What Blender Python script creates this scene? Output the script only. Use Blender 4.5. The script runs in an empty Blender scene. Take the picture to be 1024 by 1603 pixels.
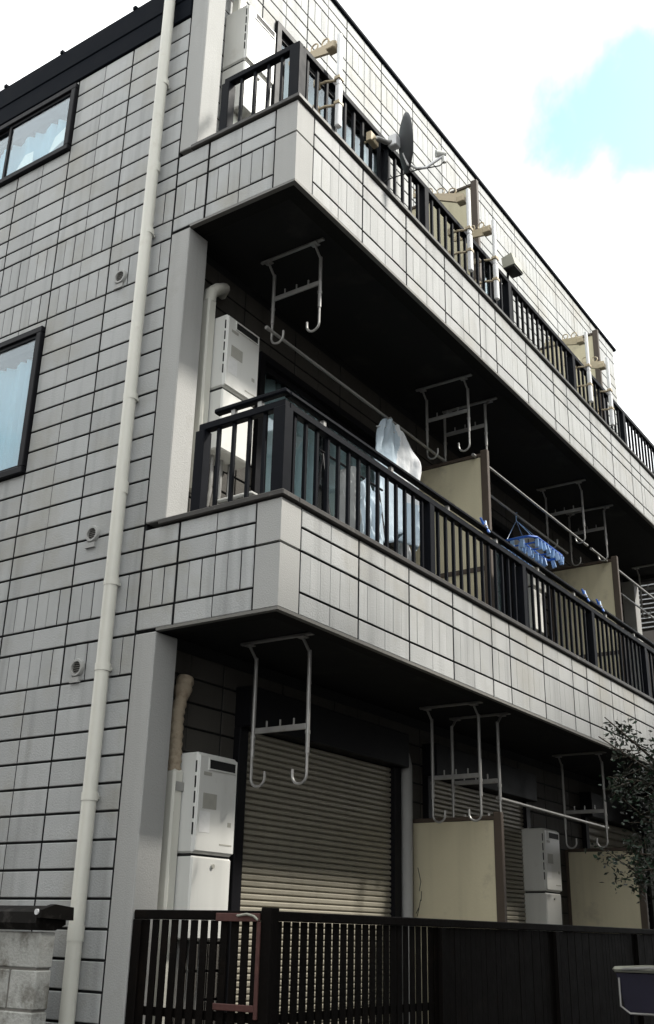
import bpy, math, random
from mathutils import Vector, Matrix
random.seed(7)
sc = bpy.context.scene
COL = sc.collection

# ------------------------------------------------------------------ camera
CAM = Vector((-4.2661, -3.2372, 1.0195)); YAW, PITCH, ROLL, FPX = 0.9683, 0.3807, 0.0228, 1646.78
f0 = Vector((math.sin(YAW), math.cos(YAW), 0)); r0 = Vector((math.cos(YAW), -math.sin(YAW), 0)); UP = Vector((0, 0, 1))
FW = math.cos(PITCH) * f0 + math.sin(PITCH) * UP
u0 = -math.sin(PITCH) * f0 + math.cos(PITCH) * UP
RT = math.cos(ROLL) * r0 + math.sin(ROLL) * u0
UV = -math.sin(ROLL) * r0 + math.cos(ROLL) * u0
cam = bpy.data.cameras.new('camera'); camo = bpy.data.objects.new('camera', cam); COL.objects.link(camo)
camo.matrix_world = Matrix(((RT.x, UV.x, -FW.x, CAM.x), (RT.y, UV.y, -FW.y, CAM.y), (RT.z, UV.z, -FW.z, CAM.z), (0, 0, 0, 1)))
cam.sensor_fit = 'HORIZONTAL'; cam.sensor_width = 36; cam.lens = FPX / 1024 * 36
cam.clip_start = 0.05; cam.clip_end = 2000
sc.camera = camo


def px(p):
    v = Vector(p) - CAM; d = v.dot(FW)
    if d <= 0.05: return (-9999, -9999)
    return 512 + FPX * v.dot(RT) / d, 801.5 - FPX * v.dot(UV) / d


def seen(p, m=40):
    x, y = px(p)
    return -m < x < 1024 + m and -m < y < 1603 + m


# ------------------------------------------------------------------ world + sun
SUN = Vector((0.75, -1.0, 1.27)).normalized()
w = bpy.data.worlds.new('World'); sc.world = w; w.use_nodes = True
nt = w.node_tree; N = nt.nodes; L = nt.links; N.clear()
out = N.new('ShaderNodeOutputWorld'); bg = N.new('ShaderNodeBackground'); bg.inputs[1].default_value = 0.13
sky = N.new('ShaderNodeTexSky'); sky.sky_type = 'NISHITA'; sky.sun_disc = False; sky.ozone_density = 0.4; sky.dust_density = 1.5; sky.air_density = 1.2
sky.sun_elevation = math.asin(SUN.z); sky.sun_rotation = math.atan2(SUN.x, SUN.y)
tc = N.new('ShaderNodeTexCoord')
noi = N.new('ShaderNodeTexNoise'); noi.inputs['Scale'].default_value = 7.5; noi.inputs['Detail'].default_value = 6; noi.inputs['Roughness'].default_value = 0.55; noi.inputs['Distortion'].default_value = 0.4
L.new(tc.outputs['Generated'], noi.inputs['Vector'])


def wmath(op, a, b=None):
    n = N.new('ShaderNodeMath'); n.operation = op
    for i, q in enumerate((a, b)):
        if q is None: continue
        if isinstance(q, (int, float)): n.inputs[i].default_value = q
        else: L.new(q, n.inputs[i])
    return n.outputs[0]


# gaps in the cloud cover, as directions in the sky
acc = wmath('MULTIPLY', wmath('SUBTRACT', noi.outputs['Fac'], 0.5), 2.0)
acc = wmath('ADD', acc, 0.0)
for (gx, gy, gz, width, amp) in ((0.729, 0.220, 0.648, 5.8, 0.56), (0.722, 0.155, 0.674, 4.8, 0.46), (0.695, 0.268, 0.667, 4.0, 0.25), (0.640, 0.215, 0.738, 3.0, 0.42), (-0.5, -0.6, 0.62, 12, 0.5), (0.3, -0.8, 0.5, 12, 0.5), (-0.7, 0.4, 0.6, 12, 0.5)):
    dp = N.new('ShaderNodeVectorMath'); dp.operation = 'DOT_PRODUCT'
    nrm = N.new('ShaderNodeVectorMath'); nrm.operation = 'NORMALIZE'
    L.new(tc.outputs['Generated'], nrm.inputs[0]); L.new(nrm.outputs[0], dp.inputs[0])
    dp.inputs[1].default_value = Vector((gx, gy, gz)).normalized()
    mr = N.new('ShaderNodeMapRange'); mr.inputs[1].default_value = math.cos(math.radians(width)); mr.inputs[2].default_value = 1; mr.inputs[3].default_value = 0; mr.inputs[4].default_value = amp
    L.new(dp.outputs['Value'], mr.inputs[0]); acc = wmath('ADD', acc, mr.outputs[0])
cov = N.new('ShaderNodeMapRange'); cov.interpolation_type = 'SMOOTHSTEP'
cov.inputs[1].default_value = 0.16; cov.inputs[2].default_value = 0.72; cov.inputs[4].default_value = 0.95
L.new(acc, cov.inputs[0])
n2 = N.new('ShaderNodeTexNoise'); n2.inputs['Scale'].default_value = 2.2; n2.inputs['Detail'].default_value = 6
L.new(tc.outputs['Generated'], n2.inputs['Vector'])
cr = N.new('ShaderNodeMapRange'); cr.inputs[1].default_value = 0.28; cr.inputs[2].default_value = 0.58; cr.inputs[3].default_value = 2.7; cr.inputs[4].default_value = 6.2
L.new(n2.outputs['Fac'], cr.inputs[0])
cc = N.new('ShaderNodeCombineColor')
for i, k in enumerate((0.985, 1.0, 1.0)): L.new(wmath('MULTIPLY', cr.outputs[0], k), cc.inputs[i])
mix = N.new('ShaderNodeMix'); mix.data_type = 'RGBA'
tint = N.new('ShaderNodeMix'); tint.data_type = 'RGBA'; tint.blend_type = 'MULTIPLY'; tint.inputs['Factor'].default_value = 1; tint.inputs[7].default_value = (0.98, 1.35, 1.0, 1); L.new(sky.outputs[0], tint.inputs[6])
L.new(cov.outputs[0], mix.inputs['Factor']); L.new(cc.outputs[0], mix.inputs[6]); L.new(tint.outputs[2], mix.inputs[7])
L.new(mix.outputs[2], bg.inputs[0]); L.new(bg.outputs[0], out.inputs[0])

sun = bpy.data.lights.new('sun', 'SUN'); suno = bpy.data.objects.new('sun', sun); COL.objects.link(suno)
sun.energy = 1.85; sun.angle = math.radians(5); sun.color = (1, 0.955, 0.88)
suno.rotation_euler = (-SUN).to_track_quat('-Z', 'Y').to_euler(); suno.location = SUN * 40

sc.view_settings.view_transform = 'Standard'; sc.view_settings.look = 'None'
sc.view_settings.exposure = 1.45; sc.view_settings.gamma = 1
sc.cycles.max_bounces = 6; sc.cycles.diffuse_bounces = 1; sc.cycles.glossy_bounces = 3; sc.cycles.transparent_max_bounces = 12
sc.cycles.use_denoising = True; sc.cycles.sample_clamp_indirect = 6


# ------------------------------------------------------------------ materials
MAT = {}


def mk(name, col, rough=0.6, var=0.08, nscale=6.0, bump=0.0, bscale=60.0, rnd=0.0, metal=0.0, streak=0.0, spec=0.5, dirt=None, dscale=3.0, dlo=0.55, dhi=0.75):
    m = bpy.data.materials.new(name); m.use_nodes = True; t = m.node_tree; n = t.nodes; l = t.links
    b = n['Principled BSDF']; b.inputs['Roughness'].default_value = rough; b.inputs['Metallic'].default_value = metal
    b.inputs['Specular IOR Level'].default_value = spec
    g = n.new('ShaderNodeNewGeometry')
    no = n.new('ShaderNodeTexNoise'); no.inputs['Scale'].default_value = nscale; no.inputs['Detail'].default_value = 5
    l.new(g.outputs['Position'], no.inputs['Vector'])

    def mth(op, a, c):
        k = n.new('ShaderNodeMath'); k.operation = op
        for i, q in enumerate((a, c)):
            if isinstance(q, (int, float)): k.inputs[i].default_value = q
            else: l.new(q, k.inputs[i])
        return k.outputs[0]
    v = mth('ADD', mth('MULTIPLY', mth('SUBTRACT', no.outputs['Fac'], 0.5), 2 * var), 1.0)
    if rnd:
        oi = n.new('ShaderNodeObjectInfo')
        v = mth('ADD', v, mth('MULTIPLY', mth('SUBTRACT', oi.outputs['Random'], 0.5), 2 * rnd))
    if streak:
        mp = n.new('ShaderNodeMapping'); mp.inputs['Scale'].default_value = (9, 9, 0.55)
        l.new(g.outputs['Position'], mp.inputs[0])
        ns = n.new('ShaderNodeTexNoise'); ns.inputs['Scale'].default_value = 1.0; ns.inputs['Detail'].default_value = 4
        l.new(mp.outputs[0], ns.inputs['Vector'])
        mr_ = n.new('ShaderNodeMapRange'); mr_.inputs[1].default_value = 0.5; mr_.inputs[2].default_value = 0.75; mr_.inputs[3].default_value = 1; mr_.inputs[4].default_value = 1 - streak
        l.new(ns.outputs['Fac'], mr_.inputs[0]); v = mth('MULTIPLY', v, mr_.outputs[0])
    hsv = n.new('ShaderNodeMix'); hsv.data_type = 'RGBA'; hsv.blend_type = 'MULTIPLY'; hsv.inputs['Factor'].default_value = 1
    hsv.inputs[6].default_value = (*col, 1)
    cb = n.new('ShaderNodeCombineColor')
    for i in range(3): l.new(v, cb.inputs[i])
    l.new(cb.outputs[0], hsv.inputs[7]); res = hsv.outputs[2]
    if dirt:
        nd = n.new('ShaderNodeTexNoise'); nd.inputs['Scale'].default_value = dscale; nd.inputs['Detail'].default_value = 8; nd.inputs['Roughness'].default_value = 0.65
        l.new(g.outputs['Position'], nd.inputs['Vector'])
        md = n.new('ShaderNodeMapRange'); md.inputs[1].default_value = dlo; md.inputs[2].default_value = dhi
        l.new(nd.outputs['Fac'], md.inputs[0])
        mx = n.new('ShaderNodeMix'); mx.data_type = 'RGBA'; l.new(md.outputs[0], mx.inputs['Factor']); l.new(res, mx.inputs[6]); mx.inputs[7].default_value = (*dirt, 1); res = mx.outputs[2]
    l.new(res, b.inputs['Base Color'])
    rr = mth('ADD', mth('MULTIPLY', mth('SUBTRACT', no.outputs['Fac'], 0.5), 0.25), rough); l.new(rr, b.inputs['Roughness'])
    if bump:
        nb = n.new('ShaderNodeTexNoise'); nb.inputs['Scale'].default_value = bscale; nb.inputs['Detail'].default_value = 4
        l.new(g.outputs['Position'], nb.inputs['Vector'])
        bp = n.new('ShaderNodeBump'); bp.inputs['Strength'].default_value = bump; bp.inputs['Distance'].default_value = 0.01
        l.new(nb.outputs['Fac'], bp.inputs['Height']); l.new(bp.outputs[0], b.inputs['Normal'])
    MAT[name] = m
    return m


mk('siding', (0.43, 0.438, 0.432), 0.62, 0.12, 5, 0.35, 90, rnd=0.08, streak=0.28, spec=0.35, dirt=(0.35, 0.335, 0.29), dscale=1.7, dlo=0.5, dhi=0.78)
mk('shaded_siding', (0.072, 0.067, 0.059), 0.7, 0.12, 5, 0.35, 90, rnd=0.07, streak=0.2, spec=0.3)  # copy of the siding with the recess shade put into its colour
mk('joint', (0.016, 0.017, 0.018), 0.8, 0.2)
mk('plaster', (0.40, 0.40, 0.385), 0.75, 0.06, 3, 0.3, 120, streak=0.12, dirt=(0.31, 0.30, 0.275), dscale=2.4, dlo=0.58, dhi=0.85)
mk('trim', (0.040, 0.036, 0.032), 0.5, 0.25, 12, streak=0.3, dirt=(0.17, 0.16, 0.145), dscale=9, dlo=0.6, dhi=0.8)
mk('drip', (0.17, 0.165, 0.15), 0.6, 0.2, 12)
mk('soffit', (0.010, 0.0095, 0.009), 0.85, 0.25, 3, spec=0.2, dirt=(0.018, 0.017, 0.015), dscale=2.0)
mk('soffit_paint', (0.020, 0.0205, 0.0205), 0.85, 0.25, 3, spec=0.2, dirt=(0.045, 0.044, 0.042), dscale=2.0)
mk('recess_wall', (0.10, 0.10, 0.097), 0.8, 0.15, 3)
mk('rail', (0.006, 0.007, 0.010), 0.5, 0.3, 14, spec=0.06, dirt=(0.03, 0.027, 0.024), dscale=16, dlo=0.66, dhi=0.9)
mk('bronze', (0.010, 0.010, 0.012), 0.45, 0.2, 10, spec=0.10)
mk('cream_pipe', (0.74, 0.73, 0.65), 0.45, 0.07, 5, streak=0.16, dirt=(0.52, 0.49, 0.40), dscale=5, dlo=0.6, dhi=0.85)
mk('white_enamel', (0.74, 0.74, 0.70), 0.4, 0.04, 4, streak=0.08, dirt=(0.55, 0.53, 0.47), dscale=3.5, dlo=0.62, dhi=0.85)
mk('sticker', (0.42, 0.41, 0.36), 0.5, 0.15, 30)
mk('sticker_pale', (0.82, 0.82, 0.80), 0.5, 0.1, 40)
mk('black', (0.006, 0.006, 0.006), 0.7, 0.1)
mk('galv', (0.36, 0.355, 0.34), 0.42, 0.25, 16, metal=0.35, dirt=(0.20, 0.17, 0.13), dscale=14, dlo=0.6, dhi=0.8)
mk('alu_white', (0.78, 0.78, 0.78), 0.35, 0.05, 10, metal=0.1, dirt=(0.5, 0.48, 0.42), dscale=8, dlo=0.65, dhi=0.85)
mk('beige_metal', (0.52, 0.43, 0.29), 0.5, 0.15, 14, dirt=(0.25, 0.19, 0.12), dscale=14, dlo=0.58, dhi=0.8)
mk('board', (0.66, 0.60, 0.42), 0.7, 0.06, 4, 0.1, 60, streak=0.12, dirt=(0.34, 0.30, 0.22), dscale=3.0, dlo=0.58, dhi=0.85)
mk('board_frame', (0.075, 0.055, 0.040), 0.6, 0.2, 10)
mk('shutter', (0.36, 0.335, 0.27), 0.45, 0.06, 5, rnd=0.03, metal=0.15, streak=0.12)
mk('fence', (0.004, 0.003, 0.0025), 0.7, 0.3, 9, 0.2, 40, rnd=0.1, spec=0.08, dirt=(0.012, 0.008, 0.005), dscale=6, dlo=0.55, dhi=0.85)
mk('rust_red', (0.08, 0.030, 0.025), 0.7, 0.25, 18, dirt=(0.10, 0.04, 0.03), dscale=20, dlo=0.5, dhi=0.7)
mk('block', (0.44, 0.44, 0.41), 0.9, 0.25, 14, 0.6, 70, rnd=0.1, dirt=(0.15, 0.14, 0.115), dscale=6.5, dlo=0.50, dhi=0.68)
mk('mortar', (0.20, 0.19, 0.17), 0.95, 0.2, 14)
mk('coping', (0.012, 0.011, 0.010), 0.5, 0.3, 10, spec=0.06, dirt=(0.06, 0.055, 0.05), dscale=12)
mk('dish', (0.060, 0.064, 0.070), 0.6, 0.1, 8)
mk('cloth_white', (0.80, 0.82, 0.84), 0.9, 0.04, 10, 0.4, 26, spec=0.03)
mk('cloth_blue', (0.56, 0.66, 0.74), 0.9, 0.06, 10, 0.4, 26, spec=0.03)
mk('curtain', (0.74, 0.79, 0.80), 0.9, 0.05, 6, 0.4, 26, spec=0.03)
mk('curtain_grey', (0.36, 0.37, 0.37), 0.9, 0.08, 6, 0.4, 26, spec=0.03)
mk('curtain_blue', (0.36, 0.55, 0.66), 0.9, 0.05, 6, 0.4, 26, spec=0.03)
mk('blue_plastic', (0.035, 0.15, 0.62), 0.35, 0.1, 20)
mk('pale_blue_plastic', (0.30, 0.48, 0.80), 0.35, 0.1, 20)
mk('leaf', (0.022, 0.026, 0.017), 0.5, 0.35, 9, spec=0.5)
mk('leaf_green', (0.022, 0.050, 0.026), 0.45, 0.35, 9, spec=0.5)
mk('bark', (0.07, 0.055, 0.04), 0.9, 0.3, 20, 0.5, 40)
mk('purple', (0.020, 0.018, 0.036), 0.6, 0.3, 12)
mk('pale_rim', (0.34, 0.34, 0.28), 0.5, 0.1, 10)
mk('asphalt', (0.05, 0.05, 0.052), 0.9, 0.25, 20, 0.4, 80)
mk('concrete', (0.18, 0.175, 0.165), 0.9, 0.15, 4, 0.3, 60)
mk('hose', (0.40, 0.33, 0.24), 0.8, 0.2, 20, 0.6, 50, dirt=(0.20, 0.14, 0.09), dscale=12, dlo=0.5, dhi=0.75)
mk('roof_metal', (0.008, 0.010, 0.014), 0.6, 0.2, 5, spec=0.02)
mk('far_white', (0.66, 0.68, 0.70), 0.6, 0.05, 4, rnd=0.05)
mk('far_wall', (0.16, 0.145, 0.135), 0.8, 0.1, 2)
mk('house_wall', (0.16, 0.14, 0.12), 0.9, 0.1, 2)
mk('yellow_plastic', (0.62, 0.42, 0.03), 0.5, 0.1, 10)


def glass(name, tint, refl):
    m = bpy.data.materials.new(name); m.use_nodes = True; t = m.node_tree; n = t.nodes; l = t.links; n.clear()
    o = n.new('ShaderNodeOutputMaterial'); tr = n.new('ShaderNodeBsdfTransparent'); tr.inputs[0].default_value = (*tint, 1)
    gl = n.new('ShaderNodeBsdfGlossy'); gl.inputs['Roughness'].default_value = 0.02; gl.inputs[0].default_value = (0.9, 0.95, 1, 1)
    lf = n.new('ShaderNodeLayerWeight'); lw = n.new('ShaderNodeMath'); lw.operation = 'POWER'; lw.inputs[1].default_value = 4.0; l.new(lf.outputs['Facing'], lw.inputs[0])
    ad = n.new('ShaderNodeMath'); ad.operation = 'ADD'; ad.use_clamp = True; ad.inputs[1].default_value = refl; l.new(lw.outputs[0], ad.inputs[0])
    mx = n.new('ShaderNodeMixShader'); l.new(ad.outputs[0], mx.inputs[0]); l.new(tr.outputs[0], mx.inputs[1]); l.new(gl.outputs[0], mx.inputs[2]); l.new(mx.outputs[0], o.inputs[0])
    MAT[name] = m


glass('glass', (0.88, 0.95, 0.96), 0.06)
glass('glass_dark', (0.42, 0.47, 0.48), 0.05)


# ------------------------------------------------------------------ helpers
class MB:
    def __init__(s): s.v = []; s.f = []; s.mi = []; s.m = 0

    def add(s, vs, fs):
        o = len(s.v); s.v += [tuple(v) for v in vs]; s.f += [tuple(i + o for i in f) for f in fs]; s.mi += [s.m] * len(fs); return s

    def box(s, x0, x1, y0, y1, z0, z1):
        return s.add([(x0, y0, z0), (x1, y0, z0), (x1, y1, z0), (x0, y1, z0), (x0, y0, z1), (x1, y0, z1), (x1, y1, z1), (x0, y1, z1)],
                     [(0, 3, 2, 1), (4, 5, 6, 7), (0, 1, 5, 4), (1, 2, 6, 5), (2, 3, 7, 6), (3, 0, 4, 7)])

    def bbox(s, x0, x1, y0, y1, z0, z1, b):
        """box with chamfered edges"""
        vs = []
        for sx in (0, 1):
            for sy in (0, 1):
                for sz in (0, 1):
                    X = (x0, x1)[sx]; Y = (y0, y1)[sy]; Zz = (z0, z1)[sz]
                    dx = b if sx == 0 else -b; dy = b if sy == 0 else -b; dz = b if sz == 0 else -b
                    vs += [(X, Y + dy, Zz + dz), (X + dx, Y, Zz + dz), (X + dx, Y + dy, Zz)]
        I = lambda a, c, e, k: (a * 4 + c * 2 + e) * 3 + k
        fs = []
        for a in (0, 1):
            q = [I(a, 0, 0, 0), I(a, 1, 0, 0), I(a, 1, 1, 0), I(a, 0, 1, 0)]; fs.append(q if a else q[::-1])
            q = [I(0, a, 0, 1), I(1, a, 0, 1), I(1, a, 1, 1), I(0, a, 1, 1)]; fs.append(q[::-1] if a else q)
            q = [I(0, 0, a, 2), I(1, 0, a, 2), I(1, 1, a, 2), I(0, 1, a, 2)]; fs.append(q if a else q[::-1])
        for a in (0, 1):
            for c in (0, 1):
                fs.append([I(a, c, 0, 0), I(a, c, 1, 0), I(a, c, 1, 1), I(a, c, 0, 1)])
                fs.append([I(a, 0, c, 0), I(a, 1, c, 0), I(a, 1, c, 2), I(a, 0, c, 2)])
                fs.append([I(0, a, c, 1), I(1, a, c, 1), I(1, a, c, 2), I(0, a, c, 2)])
                for e in (0, 1): fs.append([I(a, c, e, 0), I(a, c, e, 1), I(a, c, e, 2)])
        return s.add(vs, fs)

    def tube(s, pts, r, seg=8, cap=True):
        pts = [Vector(p) for p in pts]; rs = r if isinstance(r, (list, tuple)) else [r] * len(pts)
        n = len(pts); up = None; rings = []
        for i, p in enumerate(pts):
            d = (pts[min(i + 1, n - 1)] - pts[max(i - 1, 0)]).normalized()
            if up is None: up = Vector((0, 0, 1)) if abs(d.z) < 0.9 else Vector((1, 0, 0))
            a = d.cross(up).normalized(); up = a.cross(d).normalized()
            rings.append([p + (a * math.cos(2 * math.pi * k / seg) + up * math.sin(2 * math.pi * k / seg)) * rs[i] for k in range(seg)])
        vs = [q for rg in rings for q in rg]; fs = []
        for i in range(n - 1):
            for k in range(seg): fs.append((i * seg + k, i * seg + (k + 1) % seg, (i + 1) * seg + (k + 1) % seg, (i + 1) * seg + k))
        if cap: fs += [tuple(range(seg))[::-1], tuple((n - 1) * seg + k for k in range(seg))]
        return s.add(vs, fs)

    def prism(s, poly, axis, a, b):
        """poly in the two other axes, extruded along axis from a to b"""
        def P(p, t):
            if axis == 'x': return (t, p[0], p[1])
            if axis == 'y': return (p[0], t, p[1])
            return (p[0], p[1], t)
        n = len(poly); vs = [P(p, a) for p in poly] + [P(p, b) for p in poly]
        fs = [tuple(range(n)), tuple(range(n, 2 * n))[::-1]] + [(i, i + n, (i + 1) % n + n, (i + 1) % n) for i in range(n)]
        return s.add(vs, fs)

    def obj(s, name, mat, parent=None, smooth=False, fix=True):
        me = bpy.data.meshes.new(name); me.from_pydata(s.v, [], s.f)
        for m in (mat if isinstance(mat, (list, tuple)) else [mat]): me.materials.append(MAT[m])
        if max(s.mi, default=0): me.polygons.foreach_set('material_index', s.mi)
        if fix:
            import bmesh
            bm = bmesh.new(); bm.from_mesh(me); bmesh.ops.recalc_face_normals(bm, faces=bm.faces); bm.to_mesh(me); bm.free()
        if smooth:
            me.polygons.foreach_set('use_smooth', [True] * len(me.polygons))
            me.update()
            try: me.set_sharp_from_angle(angle=math.radians(40))
            except Exception: pass
        o = bpy.data.objects.new(name, me); COL.objects.link(o)
        if parent is not None: attach(o, parent)
        return o


WLOC = {}


def attach(o, parent):
    o.parent = parent; o.matrix_parent_inverse = Matrix.Translation(-WLOC.get(parent, Vector((0, 0, 0))))
    if o not in WLOC: WLOC[o] = Vector(o.location)
    if o.type == 'MESH' and WLOC.get(o) is None: WLOC[o] = Vector((0, 0, 0))


def thing(name, label, cat, loc=(0, 0, 0), group=None):
    o = bpy.data.objects.new(name, None); COL.objects.link(o); o.location = loc; WLOC[o] = Vector(loc); o.empty_display_size = 0.1
    return tag(o, label, cat, group)


def tag(o, label, cat, group=None):
    o['label'] = label; o['category'] = cat
    if group: o['group'] = group
    return o


def B(name, mat, parent, x0, x1, y0, y1, z0, z1, b=0.0):
    m = MB()
    if b: m.bbox(x0, x1, y0, y1, z0, z1, b)
    else: m.box(x0, x1, y0, y1, z0, z1)
    return m.obj(name, mat, parent, fix=bool(b))


def struct(o): o['kind'] = 'structure'; return o


_tile = {}


def tile_mesh(wd, ht, dp, axis, bev, mat='siding'):
    """slab with bevelled front edge; axis 'x': faces -x, width along y; axis 'y': faces -y, width along x"""
    k = (round(wd, 4), round(ht, 4), round(dp, 4), axis, bev, mat)
    if k in _tile: return _tile[k]
    a, c = wd / 2, ht / 2; i = bev
    back = [(-a, dp, -c), (a, dp, -c), (a, dp, c), (-a, dp, c)]
    mid = [(-a, i * .8, -c), (a, i * .8, -c), (a, i * .8, c), (-a, i * .8, c)]
    fr = [(-a + i, 0, -c + i), (a - i, 0, -c + i), (a - i, 0, c - i), (-a + i, 0, c - i)]
    vs = back + mid + fr; fs = [(8, 9, 10, 11)]
    for q in range(4):
        r = (q + 1) % 4; fs += [(q, r, 4 + r, 4 + q), (4 + q, 4 + r, 8 + r, 8 + q)]
    if axis == 'x': vs = [(v[1], -v[0], v[2]) for v in vs]
    me = bpy.data.meshes.new('tile'); me.from_pydata(vs, [], fs); me.materials.append(MAT[mat]); me.materials.append(MAT['joint'])
    me.polygons.foreach_set('material_index', [0] + [1, 0] * 4)
    _tile[k] = me
    return me


def tile(name, parent, axis, u0_, u1_, z0, z1, plane, bulk=None, gl=0.005, gr=0.005, gz=0.007, dp=0.020, bev=0.004, jit=True, mat='siding'):
    gz = 0.0066 if axis == 'x' else 0.0064
    """one siding piece between joints; u is y (axis x) or x (axis y)"""
    wd = u1_ - u0_ - gl - gr; ht = z1 - z0 - 2 * gz; cu = (u0_ + gl + u1_ - gr) / 2; cz = (z0 + z1) / 2
    pl = plane + (random.uniform(-0.0008, 0.0008) if jit else 0)
    loc = Vector((pl, cu, cz)) if axis == 'x' else Vector((cu, pl, cz))
    me = tile_mesh(wd, ht, dp, axis, bev, mat)
    if bulk is not None:
        bulk.add([Vector(v.co) + loc for v in me.vertices], [tuple(p.vertices) for p in me.polygons]); bulk.mi[-9:] = [0] + [1, 0] * 4; return None
    o = bpy.data.objects.new(name, me); COL.objects.link(o); o.location = loc; WLOC[o] = loc
    attach(o, parent)
    return o


# ------------------------------------------------------------------ setting
GZ = -0.45
m = MB(); m.add([(-300, -300, GZ), (300, -300, GZ), (300, 300, GZ), (-300, 300, GZ)], [(0, 1, 2, 3)])
struct(m.obj('ground', 'asphalt', fix=False))
m = MB(); m.box(-0.12, 9.8, -0.25, 9.3, GZ - 0.1, -0.08); struct(m.obj('terrace', 'concrete'))

# ------------------------------------------------------------------ the building
LEN, LW, DEPTH = 9.0, 9.42, 8.0
YW, YC = 1.03, 0.8636
bld = thing('apartment_building', 'grey tiled three storey apartment building with black balcony railings', 'building', (LEN / 2, DEPTH / 2, GZ))


def frange(a, b, n): return [a + (b - a) * i / n for i in range(n + 1)]


# rows of the siding: (z0, z1, ribbed)
def rows_between(a, b, n): z = frange(a, b, n); return [(z[i], z[i + 1], False) for i in range(n)]


R1 = rows_between(-0.345, 2.37, 18)
BAND2 = [(2.37, 2.605, True), (2.605, 2.748, False), (2.748, 2.988, True), (2.988, 3.128, False), (3.128, 3.28, False)]
R2 = rows_between(3.28, 5.125, 12)
BAND3 = [(5.125, 5.37, True), (5.37, 5.52, False), (5.52, 5.78, True), (5.78, 5.905, False), (5.905, 6.045, False)]
R3 = rows_between(6.045, 7.36, 8)
SIDE_ROWS = R1 + BAND2 + R2 + BAND3 + R3
ycols = [YW, 1.315] + [1.315 + 0.3 * i for i in range(1, 23)]

sw = MB()   # solid side wall behind the tiles
for (a_, b_, c_, d_) in ((YW + 0.001, 2.22, GZ, 7.70), (3.92, DEPTH, GZ, 7.70), (2.22, 3.92, GZ, 3.90), (3.64, 3.92, 3.90, 5.05), (2.22, 3.92, 5.05, 6.665), (2.22, 3.92, 7.32, 7.70)):
    sw.box(0.019, 0.16, a_, b_, c_, d_)
side_wall = sw.obj('side_wall', 'joint', bld, fix=False)
bulk = MB()
WINS = [(2.215, 3.93, 6.66, 7.325), (2.215, 3.65, 3.895, 5.06)]   # y0,y1,z0,z1 of side windows


def clip(y0, y1, z0, z1):
    """rectangles of a tile that stay clear of the windows"""
    for (a, b_, c, d) in WINS:
        if y0 < b_ - .01 and y1 > a + .01 and z0 < d - .01 and z1 > c + .01:
            r = []
            if z0 < c - 0.02: r.append((y0, y1, z0, c + .004))
            if z1 > d + 0.02: r.append((y0, y1, d - .004, z1))
            if y0 < a - 0.02: r.append((y0, a + .004, max(z0, c), min(z1, d)))
            if y1 > b_ + 0.02: r.append((b_ - .004, y1, max(z0, c), min(z1, d)))
            return r
    return [(y0, y1, z0, z1)]


for (z0, z1, rib) in SIDE_ROWS:
    for i in range(len(ycols) - 1):
        y0, y1 = ycols[i], ycols[i + 1]
        thick_l = (i <= 2) or (i % 2 == 0); thick_r = (i + 1 <= 2) or ((i + 1) % 2 == 0)
        thin = 0.0050 if z1 < 2.4 else 0.0030
        gl = 0.0066 if thick_l else thin * .65; gr = 0.0066 if thick_r else thin * .65
        for (a, b_, c, d) in clip(y0, y1, z0, z1):
            vis = seen((0, (a + b_) / 2, (c + d) / 2), 25)
            if rib:
                nn = 3; ys = frange(a, b_, nn)
                for k in range(nn):
                    tile('ribbed_tile', side_wall, 'x', ys[k], ys[k + 1], c, d, 0.0 if k % 2 else 0.0015, None if vis else bulk,
                         gl if k == 0 else 0.0026, gr if k == nn - 1 else 0.0026, 0.0055)
            else:
                tile('siding_tile', side_wall, 'x', a, b_, c, d, 0.0, None if vis else bulk, gl, gr, 0.0055)
o = bulk.obj('siding_tile_field', ['siding', 'joint'], side_wall, fix=False); o['kind'] = 'stuff'

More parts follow.
